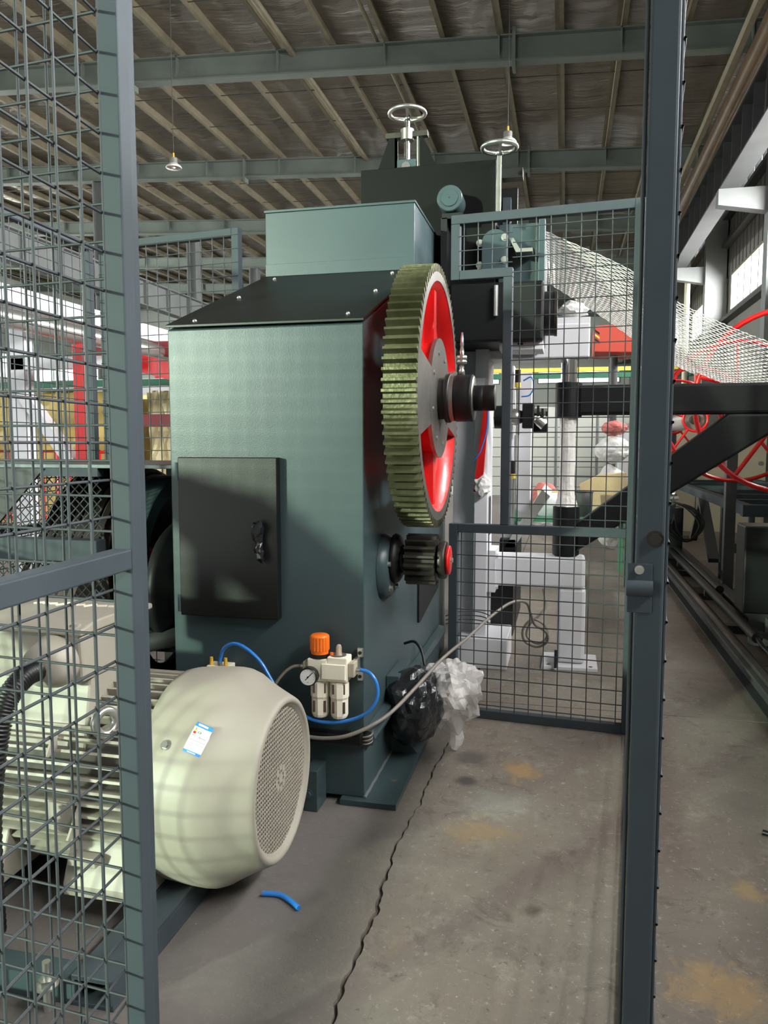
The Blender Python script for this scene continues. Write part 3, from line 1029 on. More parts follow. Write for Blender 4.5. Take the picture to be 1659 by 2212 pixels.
# ---------------------------------------------------------------- pinion
pin = thing('pinion_gear', 'dark oily pinion gear with a red end disc under the big gear', 'gear', (-0.49, PY, PZ - 0.09))
ringed(MB(), toothed(PY, PZ, 0.092, 0.074, 18, 0.35), 0.03, PY, PZ, -0.548, -0.440).build('toothed_barrel', 'dark_steel', pin)
MB().lathe([(0.03, -0.602), (0.045, -0.602), (0.045, -0.548), (0.03, -0.548)], (0, PY, PZ), (1, 0, 0), 24).build('shaft', 'dark_steel', pin)
MB().lathe([(0.02, -0.440), (0.050, -0.440), (0.050, -0.432), (0.066, -0.432), (0.068, -0.429), (0.068, -0.410), (0.065, -0.407), (0.045, -0.407)], (0, PY, PZ), (1, 0, 0), 40).build('retaining_disc', 'dark_steel', pin)
MB().lathe([(0.001, -0.394), (0.050, -0.394), (0.052, -0.396), (0.052, -0.405), (0.045, -0.407)], (0, PY, PZ), (1, 0, 0), 40).build('end_disc', 'red_paint', pin)
bo = MB(); hexbolt(bo, (-0.394, PY, PZ), (1, 0, 0), 0.009, 0.01)
bo.build('bolt', 'zinc', pin)

# ================================================================ ELECTRIC MOTOR
MY, MZ, MXF = 1.95, 0.30, -0.75      # axis height, fan cover front
mo = thing('electric_motor', 'large beige electric motor with cooling fins and a perforated fan cover', 'motor', (-1.2, MY, 0.09))
AX = (1, 0, 0)
cov = MB().lathe([(0.2678, -1.045), (0.2719, -1.043), (0.2780, -1.02), (0.2821, -0.98), (0.2851, -0.94), (0.2862, -0.905), (0.2841, -0.885), (0.2759, -0.862), (0.2616, -0.840), (0.2432, -0.808),
                  (0.2269, -0.775), (0.2208, -0.762), (0.2156, -0.752), (0.2095, -0.748), (0.2024, -0.748), (0.1983, -0.752), (0.1942, -0.758), (0.1880, -0.76), (0.1870, -0.766), (0.1993, -0.79), (0.2555, -0.87), (0.2678, -0.92), (0.2637, -1.045)], (0, MY, MZ), AX, 72, closed=True)
cov.build('fan_cover', 'motor_paint', mo)
# grille of crossing bars inside the cover ring
gr = MB()
RG, PT = 0.1895, 0.0118
n = int(RG / PT)
for i in range(-n, n + 1):
    y = i * PT
    h = math.sqrt(max(0, RG ** 2 - y * y))
    gr.box(-0.763, -0.7605, MY + y - 0.0016, MY + y + 0.0016, MZ - h, MZ + h)
    gr.box(-0.764, -0.7602, MY - h, MY + h, MZ + y - 0.0015, MZ + y + 0.0015)
gr.build('grille', 'motor_paint', mo, kind='stuff')
MB().cyl((-0.7648, MY, MZ), (-0.7595, MY, MZ), 0.013, 12).build('grille_boss', 'motor_paint', mo)
for a in (45, 135, 225, 315, 0, 90, 180, 270):
    d = 0.03
    MB().box(-0.7645, -0.7598, MY + d * math.cos(R(a)) - 0.0075, MY + d * math.cos(R(a)) + 0.0075, MZ + d * math.sin(R(a)) - 0.0075, MZ + d * math.sin(R(a)) + 0.0075).build('grille_boss', 'motor_paint', mo)
fan = MB().cyl((-0.86, MY, MZ), (-0.80, MY, MZ), 0.05, 24).build('fan', 'motor_dark', mo)  # hub and blades in darker paint, standing in for shade behind the grille
for k in range(7):
    a = 2 * PI * k / 7 + 0.35
    c, s = math.cos(a), math.sin(a)
    b = MB()
    vs = []
    for r_, w in ((0.045, 0.02), (0.185, 0.055)):
        for sx, tw in ((-0.885, -0.3), (-0.795, 0.7)):
            vs.append((sx, MY + r_ * c - tw * w * s, MZ + r_ * s + tw * w * c))
            vs.append((sx, MY + r_ * c - (tw * w + 0.005) * s, MZ + r_ * s + (tw * w + 0.005) * c))
    b.add(vs, [(0, 2, 6, 4), (1, 5, 7, 3), (0, 1, 3, 2), (4, 6, 7, 5), (0, 4, 5, 1), (2, 3, 7, 6)])
    b.build('blade', 'motor_dark', fan)
MB().cyl((-0.90, MY, MZ), (-0.89, MY, MZ), 0.25, 48).build('back_plate', 'dial_black', mo)  # blackened so the inside of the cover looks shaded
# finned body
MB().lathe([(0.001, -1.80), (0.16, -1.80), (0.2, -1.77), (0.225, -1.72), (0.225, -0.98), (0.001, -0.98)], (0, MY, MZ), AX, 64).build('core', 'motor_dark', mo)
fm = MB()
fm.box(-1.70, -0.99, -0.0035, 0.0035, 0.215, 0.262)
f0 = None
for k in range(52):
    a = 360 * k / 52
    if 245 < a < 295:
        continue
    if f0 is None:
        f0 = fm.build('cooling_fin', 'motor_paint', mo, local=True)
        o = f0
    else:
        o = clone(f0, mo)
    o.rotation_euler = (R(a - 90), 0, 0)
    base = Matrix.Rotation(R(a - 90), 4, 'X')
    o.location = Vector((0, MY, MZ)) - Vector((-1.2, MY, 0.09)) - Vector((-1.2, 0, 0)) * 0 + Vector((0, 0, 0))
    o.location = (1.2, 0, MZ - 0.09)
MB().lathe([(0.18, -1.86), (0.25, -1.84), (0.268, -1.80), (0.268, -1.71), (0.22, -1.70)], (0, MY, MZ), AX, 56).build('end_bell', 'motor_paint', mo)
MB().cyl((-1.98, MY, MZ), (-1.80, MY, MZ), 0.04, 20).build('shaft', 'steel', mo)
# feet
for xa, xb in ((-1.56, -1.42), (-1.24, -1.02)):
    for s in (-1, 1):
        ft = MB()
        ft.prism([(MY + s * 0.275, 0.066), (MY + s * 0.275, 0.096), (MY + s * 0.235, 0.20), (MY + s * 0.12, 0.24), (MY + s * 0.12, 0.066)], 'x', xa, xb)
        ft.build('foot', 'motor_paint', mo, bev=0.005)
MB().box(-1.22, -1.14, MY - 0.282, MY - 0.25, 0.15, 0.175).build('foot_pad', 'motor_paint', mo, bev=0.003)
# saddle under the terminal box, terminal box, lid, cable gland
MB().prism([(MY - 0.20, 0.40), (MY + 0.08, 0.45), (MY + 0.08, 0.60), (MY - 0.16, 0.60)], 'x', -1.56, -1.215).build('box_saddle', 'motor_paint', mo, bev=0.008)
TY0, TY1, TX0, TX1 = MY - 0.222, MY + 0.115, -1.60, -1.205
tb = MB().prism([(TY0 + 0.012, 0.595), (TY1 - 0.012, 0.595), (TY1 - 0.004, 0.72), (TY0 + 0.004, 0.72)], 'x', TX0, TX1)
tb.build('terminal_box', 'motor_paint', mo, bev=0.008)
ld = MB().prism([(TY0 - 0.004, 0.718), (TY1 + 0.004, 0.718), (TY1 + 0.004, 0.733), (TY1 - 0.05, 0.746), (TY0 + 0.06, 0.746), (TY0 - 0.004, 0.733)], 'x', TX0 - 0.008, TX1 + 0.008)
lid = ld.build('box_lid', 'motor_paint', mo, bev=0.005)
for x in (TX0 + 0.022, TX1 - 0.022):
    for y in (TY0 + 0.022, TY1 - 0.022):
        MB().cyl((x, y, 0.73), (x, y, 0.744), 0.012, 12).build('screw', 'motor_paint', lid)
# raised cast letter strokes on the lid: slanting bars
for k, (dx, w, sl) in enumerate(((0.0, .02, .010), (.026, .012, .006), (.048, .02, .004), (.078, .02, .018), (.104, .02, .018), (.134, .02, .006), (.164, .02, .016), (.198, .026, .004), (.232, .02, .002))):
    MB().bar((-1.49 + dx, MY - 0.01 - sl, 0.7475), (-1.49 + dx + w, MY - 0.01 + sl, 0.7475), 0.006, 0.005).build('cast_mark', 'ivory_plastic', lid)
gl = MB().lathe([(0.001, -0.055), (0.050, -0.055), (0.058, -0.035), (0.068, -0.005), (0.068, 0.03)], (-1.28, TY0, 0.65), (0, 1, 0), 32)
gl.build('cable_gland', 'motor_paint', mo)
# lifting eye on the near flank and small bracket plates
ey = MB().torus((-1.15, MY - 0.205, 0.495), (0.9, -0.35, 0.1), 0.030, 0.012, 28, 10)
ey.cyl((-1.15, MY - 0.19, 0.455), (-1.15, MY - 0.20, 0.475), 0.018, 14)
ey.build('lifting_eye', 'zinc', mo)
np_ = MB().prism([(-1.285, 0.235), (-1.19, 0.225), (-1.21, 0.30), (-1.275, 0.305)], 'y', MY - 0.272, MY - 0.266)
np_.build('name_plate', 'motor_paint', mo)
MB().prism([(MY - 0.262, 0.22), (MY - 0.315, 0.235), (MY - 0.262, 0.305)], 'x', -1.196, -1.19).build('bracket', 'motor_paint', mo)
MB().prism([(MY - 0.22, 0.425), (MY - 0.275, 0.405), (MY - 0.22, 0.475)], 'x', -1.286, -1.28).build('bracket', 'motor_paint', mo)
# cover screws
def on_cover(x, ang, lift=0.0):
    r_ = {True: 0.2745}.get(True)
    prof = [(-1.045, 0.262), (-1.02, 0.272), (-0.98, 0.276), (-0.94, 0.279), (-0.905, 0.280), (-0.885, 0.278), (-0.862, 0.270)]
    for (xa, ra), (xb, rb_) in zip(prof, prof[1:]):
        if xa <= x <= xb:
            r_ = ra + (rb_ - ra) * (x - xa) / (xb - xa)
    n_ = Vector((0, math.cos(ang), math.sin(ang)))
    return Vector((x, MY, MZ)) + n_ * (r_ * 1.022 + lift), n_
for x, a in ((-0.968, R(145)), (-0.99, R(243)), (-0.99, R(60))):
    p, n_ = on_cover(x, a)
    s_ = MB().cyl(p - n_ * 0.001, p + n_ * 0.003, 0.013, 16)
    hexbolt(s_, p + n_ * 0.003, n_, 0.0085, 0.006)
    s_.build('screw', 'zinc', mo)
# energy label: sheet curved with the cover, tilted; print as thin inlays
def decal(name, m, u0, u1, v0, v1, lift, parent):
    mb = MB()
    nu, nv = 3, 8
    ca, sa = math.cos(R(-14)), math.sin(R(-14))
    for j in range(nv + 1):
        for i in range(nu + 1):
            u_, v_ = u0 + (u1 - u0) * i / nu, v0 + (v1 - v0) * j / nv
            x = -0.888 + 0.88 * (u_ * ca - v_ * sa)
            w = 0.88 * (v_ * ca + u_ * sa)
            ang = R(140.5) - w / 0.278
            p, _ = on_cover(x, ang, lift)
            mb.v.append(tuple(p))
    for j in range(nv):
        for i in range(nu):
            a = j * (nu + 1) + i
            mb.f.append((a, a + 1, a + nu + 2, a + nu + 1)); mb.s.append(True)
    return mb.build(name, m, parent)
st = decal('energy_label', 'paper_white', -0.027, 0.027, -0.042, 0.042, 0.0008, mo)
st['label'] = 'white and blue energy rating label'
decal('label_band', 'sticker_blue', -0.027, 0.027, 0.030, 0.042, 0.0012, st)
decal('label_band', 'sticker_blue', -0.027, 0.027, -0.042, -0.035, 0.0012, st)
decal('label_title', 'paper_white', -0.019, 0.019, 0.034, 0.0395, 0.0015, st)
decal('label_title', 'paper_white', -0.013, 0.013, -0.040, -0.0375, 0.0015, st)
decal('rating_step', 'sticker_red', -0.0225, -0.0145, 0.010, 0.016, 0.0012, st)
decal('rating_step', 'sticker_yellow', -0.0210, -0.0160, 0.016, 0.021, 0.0012, st)
decal('rating_step', 'sticker_green', -0.0198, -0.0172, 0.021, 0.0265, 0.0012, st)
decal('rating_mark', 'sticker_green', -0.009, 0.001, 0.014, 0.019, 0.0012, st)
decal('rating_mark', 'paper_white', -0.0065, -0.0015, 0.0152, 0.0178, 0.0015, st)
for (a, b, c, d) in ((-.022, -.011, .004, .006), (0.0, .021, .003, .005), (-.024, .024, -.0075, -.006), (-.023, -.003, -.0165, -.015), (0.0, .012, -.0165, -.015), (.015, .022, -.0165, -.015), (-.023, -.004, -.0215, -.020)):
    decal('print_line', 'sticker_grey', a, b, c, d, 0.0012, st)
mo.location = (-1.17, MY - 0.065, 0.095)
# steel bed: two box rails under the feet
bed_ = thing('motor_bed', 'grey steel slide rails bolted to the floor under the motor', 'base', (-1.1, 1.8, 0))
for xa, xb in ((-1.01, -0.91), (-1.56, -1.46)):
    rl = MB()
    rl.box(xa, xb, 1.36, 2.40, 0.058, 0.070); rl.box(xa, xa + 0.008, 1.36, 2.40, 0.010, 0.058); rl.box(xb - 0.008, xb, 1.36, 2.40, 0.010, 0.058); rl.box(xa - 0.0, xb + 0.0, 1.36, 2.40, 0.0, 0.010)
    rl.build('rail', 'fence_paint', bed_, bev=0.002)
MB().box(-1.46, -1.01, 2.18, 2.26, 0.0, 0.06).build('cross_member', 'machine_paint', bed_)
MB().box(-1.46, -1.01, 1.36, 1.42, 0.0, 0.055).build('cross_member', 'machine_paint', bed_)
MB().box(-1.04, -0.985, 1.66, 1.74, 0.070, 0.0708).build('shim', 'machine_paint', bed_)
bo = MB().cyl((-1.05, 1.335, 0.0), (-1.05, 1.335, 0.11), 0.009, 10)
bo.build('stud', 'zinc', bed_)
bo = MB(); hexbolt(bo, (-1.05, 1.335, 0.055), (0, 0, 1), 0.018, 0.018)
bo.build('nut', 'zinc', bed_)
# corrugated black conduit into the gland
cp = spline([(-1.25, 1.60, 0.65), (-1.252, 1.555, 0.645), (-1.258, 1.505, 0.61), (-1.262, 1.478, 0.55), (-1.272, 1.465, 0.46), (-1.285, 1.462, 0.34), (-1.30, 1.475, 0.18), (-1.32, 1.50, 0.03)], 26)
rad = [0.0225 + (0.0045 if (i % 3) else -0.003) for i in range(len(cp))]
single(MB().tube(cp, 0.025, 14, radii=rad), 'corrugated_conduit', 'rubber_black', 'black corrugated conduit hanging from the motor terminal box', 'hose')

# ================================================================ ROLLER TOWER BEHIND THE CABINET
tw = thing('roller_tower', 'black steel roller tower rising behind the cabinet with a screw jack on top', 'machine', (-0.7, 4.0, 0))
MB().box(-1.03, -0.355, 3.862, 3.90, 1.72, 2.57).build('front_plate', 'plate_black', tw, bev=0.002)
MB().box(-1.28, -0.68, 3.96, 4.44, 0.0, 1.72).build('plinth', 'machine_paint', tw)
MB().box(-1.03, -0.355, 4.45, 4.49, 1.72, 2.57).build('rear_plate', 'black_paint', tw, bev=0.002)
MB().box(-1.0, -0.385, 3.90, 4.45, 2.2, 2.24).build('bridge', 'black_paint', tw)
for xa, xb, xc, xd in ((-0.974, -0.868, -0.868, -0.905), (-0.649, -0.748, -0.748, -0.735)):
    MB().prism([(xa, 2.57), (xb, 2.57), (xc, 2.745), (xd, 2.745)], 'y', 3.95, 3.985).build('jack_cheek', 'plate_black', tw)
jk = MB().box(-0.925, -0.708, 3.955, 3.992, 2.748, 2.776).build('jack_crossbar', 'dark_steel', tw, bev=0.002)
MB().cyl((-0.815, 3.97, 2.735), (-0.815, 3.97, 2.788), 0.034, 20).build('jack_nut', 'steel', tw)
MB().box(-0.862, -0.766, 3.94, 4.0, 2.57, 2.635).build('bearing_block', 'machine_paint', tw, bev=0.003)
MB().cyl((-0.815, 3.935, 2.60), (-0.815, 3.945, 2.60), 0.022, 18).build('bearing_bush', 'chrome', tw)
for x in (-0.872, -0.758):
    MB().box(x - 0.004, x + 0.004, 3.95, 3.99, 2.57, 2.745).build('guide_strip', 'zinc', tw)
# roller end with its cap
rl = MB().lathe([(0.001, 3.735), (0.057, 3.735), (0.061, 3.74), (0.061, 3.862)], (-0.562, 0, 2.366), (0, 1, 0), 40, smooth=False).build('roller_end', 'machine_paint', tw)
MB().lathe([(0.001, 3.729), (0.038, 3.729), (0.040, 3.731), (0.040, 3.736)], (-0.562, 0, 2.366), (0, 1, 0), 32, smooth=False).build('end_cap', 'machine_paint', rl)
MB().cyl((-0.562, 3.7285, 2.366), (-0.562, 3.730, 2.366), 0.004, 8).build('cap_hole', 'dial_black', rl)
MB().box(-0.60, -0.50, 3.75, 3.862, 2.275, 2.30).build('roller_shelf', 'satin_black', tw)
MB().box(-0.605, -0.575, 3.75, 3.862, 1.75, 2.28).build('shelf_leg', 'satin_black', tw)
# bracket with a bearing on the far side
MB().box(-0.35, -0.265, 4.08, 4.12, 2.2, 2.50).build('side_bracket', 'black_paint', tw)
MB().box(-0.345, -0.24, 4.06, 4.13, 2.545, 2.59).build('side_crossbar', 'black_paint', tw)
MB().box(-0.335, -0.295, 4.03, 4.08, 2.24, 2.44).build('slide_block', 'fence_paint', tw)
MB().torus((-0.335, 4.03, 2.32), (0, 1, 0), 0.035, 0.01, 24, 8).build('bearing', 'rubber_black', tw)
def handwheel(name_label, c, R_, stem_to, sq):
    x, y, z = c
    t = thing('handwheel', name_label, 'handwheel', (x, y, stem_to), 0, 'chrome handwheels on the roller tower')
    MB().torus((x, y, z), (0, 0, 1), R_, 0.0105, 40, 10).build('rim', 'zinc', t)
    for a in (40, 160, 280):
        d = Vector((math.cos(R(a)), math.sin(R(a)), 0))
        MB().bar(Vector((x, y, z - 0.022)) + d * 0.012, Vector((x, y, z - 0.002)) + d * (R_ - 0.004), 0.013, 0.007).build('spoke', 'zinc', t)
    MB().lathe([(0.001, z - 0.012), (0.014, z - 0.012), (0.017, z - 0.02), (0.017, z - 0.04), (0.001, z - 0.04)], (x, y, 0), (0, 0, 1), 20).build('hub', 'chrome', t)
    if sq:
        MB().box(x - 0.010, x + 0.010, y - 0.010, y + 0.010, stem_to, z - 0.038).build('stem', 'steel', t, bev=0.002)
    else:
        MB().cyl((x, y, stem_to), (x, y, z - 0.038), 0.015, 18).build('stem', 'chrome', t)
    return t
handwheel('chrome handwheel on a bare steel spindle above the screw jack', (-0.815, 3.97, 2.868), 0.090, 2.635, False)
handwheel('chrome handwheel on a white wrapped square stem beside the black plate', (-0.335, 3.80, 2.60), 0.080, 2.28, True)

# dark green roller housing seen through the stepped fence panel
rh = thing('roller_housing', 'dark green roller housing with a bolted round cover behind the fence mesh', 'machine', (-0.3, 4.0, 0))
MB().box(-0.345, -0.122, 3.95, 4.5, 1.99, 2.285).build('upper_box', 'machine_paint', rh, bev=0.004)
MB().box(-0.575, -0.118, 3.83, 4.5, 1.70, 1.985).build('lower_beam', 'satin_black', rh, bev=0.012)
MB().box(-0.150, -0.118, 3.90, 3.952, 1.715, 2.29).build('edge_flange', 'machine_paint', rh, bev=0.004)
cv = []
for k in range(13):
    a = PI * k / 12
    cv.append((-0.352 + 0.062 * math.cos(a), 2.165 + 0.062 * math.sin(a)))
MB().prism(cv + [(-0.414, 2.04), (-0.290, 2.04)], 'y', 3.80, 3.86).build('cover_plate', 'machine_paint', rh, bev=0.003)
for x, z in ((-0.43, 2.18), (-0.305, 2.185), (-0.43, 2.075), (-0.305, 2.08)):
    bo = MB(); hexbolt(bo, (x, 3.862 if x < -0.4 else 3.80, z), (0, -1, 0), 0.013, 0.012)
    bo.build('bolt', 'zinc', rh)
MB().prism([(-0.285, 2.185), (-0.265, 2.185), (-0.235, 2.135), (-0.175, 2.135), (-0.175, 2.118), (-0.252, 2.118)], 'y', 3.82, 3.95).build('lever', 'zinc', rh)
MB().cyl((-0.345, 3.815, 1.82), (-0.345, 3.815, 1.965), 0.012, 12).build('guide_pin', 'zinc', rh)
MB().cyl((-0.118, 4.02, 1.855), (-0.07, 4.02, 1.855), 0.108, 36).build('roller', 'rubber_black', rh)
MB().cyl((-0.07, 4.02, 1.855), (-0.056, 4.02, 1.855), 0.112, 36).build('roller_flange', 'dark_steel', rh)
MB().box(-0.33, -0.12, 3.88, 4.1, 1.665, 1.715).build('under_plate', 'white_paint', rh)
MB().cyl((-0.24, 3.87, 1.69), (-0.215, 3.87, 1.69), 0.006, 8).build('grub_screw', 'dial_black', rh)

# ================================================================ AIR TREATMENT UNIT AND HOSES
fr = thing('air_filter_regulator', 'ivory air filter and lubricator unit with an orange knob and a round gauge', 'regulator', (-0.735, 2.36, 0.30))
FY = 2.345
def rbox(xa, xb, ya, yb, za, zb, m, name, parent=fr, bev=0.004):
    return MB().box(xa, xb, ya, yb, za, zb).build(name, m, parent, bev=bev)
rbox(-0.801, -0.735, FY - 0.032, FY + 0.032, 0.438, 0.512, 'ivory_plastic', 'filter_body')
rbox(-0.735, -0.668, FY - 0.030, FY + 0.030, 0.438, 0.520, 'ivory_plastic', 'lubricator_body')
rbox(-0.752, -0.672, FY - 0.036, FY - 0.028, 0.448, 0.498, 'ivory_plastic', 'face_plate', bev=0.002)
rbox(-0.820, -0.801, FY - 0.022, FY + 0.022, 0.452, 0.498, 'tan_plastic', 'port_block')
rbox(-0.668, -0.646, FY - 0.022, FY + 0.022, 0.455, 0.502, 'tan_plastic', 'port_block')
MB().cyl((-0.768, FY, 0.512), (-0.768, FY, 0.524), 0.034, 32).build('knob_ring', 'rubber_black', fr)
kp = []
for i in range(72):
    a = 2 * PI * i / 72
    r_ = 0.0305 + (0.0014 if (i // 2) % 2 else -0.0006)
    kp.append((-0.768 + r_ * math.cos(a), FY + r_ * math.sin(a)))
kn = MB().prism(kp, 'z', 0.536, 0.580).build('knob', 'orange_plastic', fr, label='orange fluted pressure knob')
MB().lathe([(0.0285, 0.524), (0.0285, 0.536)], (-0.768, FY, 0), (0, 0, 1), 36).build('knob_skirt', 'orange_plastic', kn)
MB().lathe([(0.0315, 0.578), (0.031, 0.582), (0.026, 0.586), (0.001, 0.588)], (-0.768, FY, 0), (0, 0, 1), 36).build('knob_top', 'orange_plastic', kn)
ga = MB().lathe([(0.001, 2.277), (0.0262, 2.277), (0.0275, 2.273), (0.029, 2.273), (0.030, 2.277), (0.030, 2.30), (0.024, 2.306), (0.01, 2.315)], (-0.786, 0, 0.462), (0, 1, 0), 40).build('gauge', 'dial_black', fr, label='round pressure gauge')
MB().cyl((-0.786, 2.2765, 0.462), (-0.786, 2.2755, 0.462), 0.026, 36).build('dial', 'gauge_face', ga)
nd = MB().bar((-0.7945, 2.2745, 0.452), (-0.769, 2.2745, 0.4785), 0.0012, 0.0022)
nd.cyl((-0.786, 2.275, 0.462), (-0.786, 2.2738, 0.462), 0.003, 12)
nd.build('needle', 'dial_black', ga)
for k in range(11):
    a = R(225 - 27 * k)
    d = Vector((math.cos(a), 0, math.sin(a)))
    c0 = Vector((-0.786, 2.275, 0.462))
    MB().bar(c0 + d * 0.0195, c0 + d * 0.023, 0.0008, 0.0008, up=(0, 1, 0)).build('tick', 'sticker_grey', ga)
MB().bar((-0.789, 2.275, 0.4455), (-0.783, 2.275, 0.4455), 0.0006, 0.0022).build('tick', 'sticker_grey', ga)
for bx in (-0.767, -0.702):
    bw = MB().lathe([(0.001, 0.436), (0.029, 0.436), (0.0315, 0.43), (0.0315, 0.385), (0.0285, 0.378), (0.0285, 0.325), (0.025, 0.316), (0.012, 0.309), (0.001, 0.308)], (bx, FY, 0), (0, 0, 1), 10, smooth=False)
    b_ = bw.build('bowl', 'ivory_plastic', fr, bev=0.001)
    for sx in (-0.013, 0.021):
        for za, zb in ((0.398, 0.430), (0.335, 0.372)):
            yo = math.sqrt(max(0, 0.030 ** 2 - sx ** 2))
            MB().box(bx + sx - 0.0035, bx + sx + 0.0035, FY - yo - 0.0018, FY - yo + 0.004, za, zb).build('sight_slot', 'smoke_window', b_)
MB().cyl((-0.767, FY, 0.295), (-0.767, FY, 0.310), 0.010, 14).build('drain', 'rubber_black', fr)
MB().cyl((-0.705, FY, 0.520), (-0.705, FY, 0.5225), 0.026, 28).build('lid_disc', 'motor_dark', fr)
MB().lathe([(0.012, 0.522), (0.0095, 0.527), (0.0095, 0.548), (0.007, 0.556), (0.001, 0.558)], (-0.702, FY - 0.004, 0), (0, 0, 1), 18).build('sight_dome', 'clear_plastic', fr)
MB().cyl((-0.702, FY - 0.004, 0.523), (-0.702, FY - 0.004, 0.545), 0.004, 10).build('drip_tube', 'yellow_cap', fr)
MB().cyl((-0.724, FY - 0.012, 0.5215), (-0.724, FY - 0.012, 0.531), 0.006, 12).build('oil_plug', 'orange_plastic', fr)
for za, zb in ((0.503, 0.535), (0.425, 0.455)):
    tb_ = MB().box(-0.655, -0.636, 2.392, 2.4045, za, zb).build('wall_tab', 'zinc', fr, bev=0.003)
    MB().cyl((-0.6455, 2.392, (za + zb) / 2), (-0.6455, 2.388, (za + zb) / 2), 0.006, 10).build('screw', 'dial_black', tb_)
MB().box(-0.66, -0.646, FY + 0.02, 2.40, 0.455, 0.505).build('wall_bracket', 'zinc', fr)
for xa, xb in ((-0.832, -0.820), (-0.646, -0.632)):
    MB().cyl((xa, FY, 0.477), (xb, FY, 0.477), 0.0085, 12).build('push_fitting', 'zinc', fr)
# blue loop from the unit to the valve behind the motor
hp = spline([(-0.632, FY, 0.477), (-0.600, FY - 0.005, 0.470), (-0.576, FY - 0.01, 0.440), (-0.574, FY - 0.012, 0.39), (-0.61, FY - 0.014, 0.338), (-0.69, FY - 0.014, 0.304), (-0.775, FY - 0.012, 0.300),
             (-0.85, FY - 0.012, 0.33), (-0.92, FY - 0.01, 0.405), (-0.975, FY, 0.480), (-1.03, FY, 0.525), (-1.075, FY + 0.005, 0.535), (-1.11, FY + 0.01, 0.515), (-1.125, FY + 0.012, 0.480), (-1.127, FY + 0.012, 0.468)], 8)
single(MB().tube(hp, 0.0062, 10), 'air_hose', 'blue_hose', 'blue air hose looping under the air filter unit', 'hose')
single(MB().tube(spline([(-0.832, FY, 0.477), (-0.862, FY - 0.004, 0.472), (-0.895, FY - 0.008, 0.445), (-0.925, FY - 0.01, 0.40), (-0.94, FY - 0.01, 0.34)], 8), 0.0056, 8), 'air_hose', 'grey_cable', 'short smoky grey air hose left of the pressure gauge', 'hose')
vl = thing('air_valve', 'small white valve plate with two yellow caps on the cabinet front', 'valve', (-1.13, 2.37, 0.43))
MB().box(-1.172, -1.092, 2.345, 2.404, 0.440, 0.455).build('valve_plate', 'ivory_plastic', vl, bev=0.003)
for x in (-1.158, -1.106):
    MB().cyl((x, 2.357, 0.455), (x, 2.357, 0.482), 0.007, 12, r1=0.0055).build('push_cap', 'yellow_cap', vl)
MB().cyl((-1.127, 2.357, 0.455), (-1.127, 2.357, 0.468), 0.009, 12).build('elbow', 'zinc', vl)
# grey cable over the wrapped gearbox, through the fence and into a coil
cbp = spline([(-0.90, 2.335, 0.262), (-0.83, 2.335, 0.245), (-0.745, 2.335, 0.243), (-0.655, 2.345, 0.262), (-0.56, 2.42, 0.305), (-0.50, 2.62, 0.345), (-0.445, 2.85, 0.385), (-0.37, 3.05, 0.425), (-0.30, 3.27, 0.465), (-0.225, 3.42, 0.498),
              (-0.165, 3.55, 0.475), (-0.145, 3.66, 0.39), (-0.13, 3.76, 0.325), (-0.078, 3.85, 0.27), (-0.075, 3.89, 0.21), (-0.125, 3.92, 0.175), (-0.185, 3.92, 0.20), (-0.195, 3.92, 0.26), (-0.15, 3.92, 0.315), (-0.09, 3.92, 0.29),
              (-0.075, 3.92, 0.23), (-0.12, 3.93, 0.19), (-0.175, 3.94, 0.22), (-0.165, 3.95, 0.28), (-0.115, 3.97, 0.33), (-0.085, 4.0, 0.37), (-0.10, 4.05, 0.45)], 8)
single(MB().tube(cbp, 0.0068, 8), 'power_cable', 'grey_cable', 'grey power cable arching through the fence into a loose coil', 'cable')

# wrapped gearbox on the cabinet side
from mathutils import noise as NZ
def crumple(c, size, seed, sub=3, amp=0.12, fold=2.0, smooth=False):
    # crumpled wrapping: creased facets from a cell pattern over a ball
    bm = bmesh.new()
    bmesh.ops.create_icosphere(bm, subdivisions=sub, radius=1.0)
    off = Vector((seed * 7.31, seed * 3.17, seed * 1.7))
    mb = MB()
    for v in bm.verts:
        n = v.co.normalized()
        d, _ = NZ.voronoi(n * fold + off)
        e, _ = NZ.voronoi(n * fold * 2.6 + off * 2)
        q = 1.0 + amp * (1.6 * (d[1] - d[0]) - 0.5 + 0.35 * (e[1] - e[0]) + 0.9 * NZ.noise(n * 1.3 + off))
        mb.v.append((c[0] + n.x * size[0] * q, c[1] + n.y * size[1] * q, c[2] + n.z * size[2] * q))
    for f in bm.faces:
        mb.f.append(tuple(v.index for v in f.verts)); mb.s.append(smooth)
    bm.free()
    return mb
gb = thing('wrapped_gearbox', 'side mounted gearbox wrapped in black bags with a clear film bundle hanging off', 'gearbox', (-0.5, 2.85, 0.02))
MB().box(-0.634, -0.585, 2.72, 2.95, 0.17, 0.345).build('mount_plate', 'machine_paint', gb, bev=0.003)
crumple((-0.545, 2.80, 0.215), (0.115, 0.16, 0.14), 4, 4, 0.13, 1.7).build('black_wrap', 'black_bag', gb)
crumple((-0.425, 2.93, 0.235), (0.125, 0.13, 0.135), 9, 4, 0.26, 2.2).build('film_wrap', 'clear_film', gb, label='crumpled clear plastic film')
crumple((-0.425, 2.95, 0.20), (0.06, 0.07, 0.075), 15, 3, 0.2).build('film_core', 'wrap_white', gb)
tl = MB().tube([(-0.41, 2.93, 0.17), (-0.405, 2.925, 0.12), (-0.40, 2.92, 0.085), (-0.395, 2.92, 0.055), (-0.398, 2.918, 0.03), (-0.404, 2.915, 0.008)], 0.03, 7, smooth=False, radii=[0.05, 0.032, 0.027, 0.029, 0.024, 0.012])
tl.build('film_tail', 'clear_film', gb)
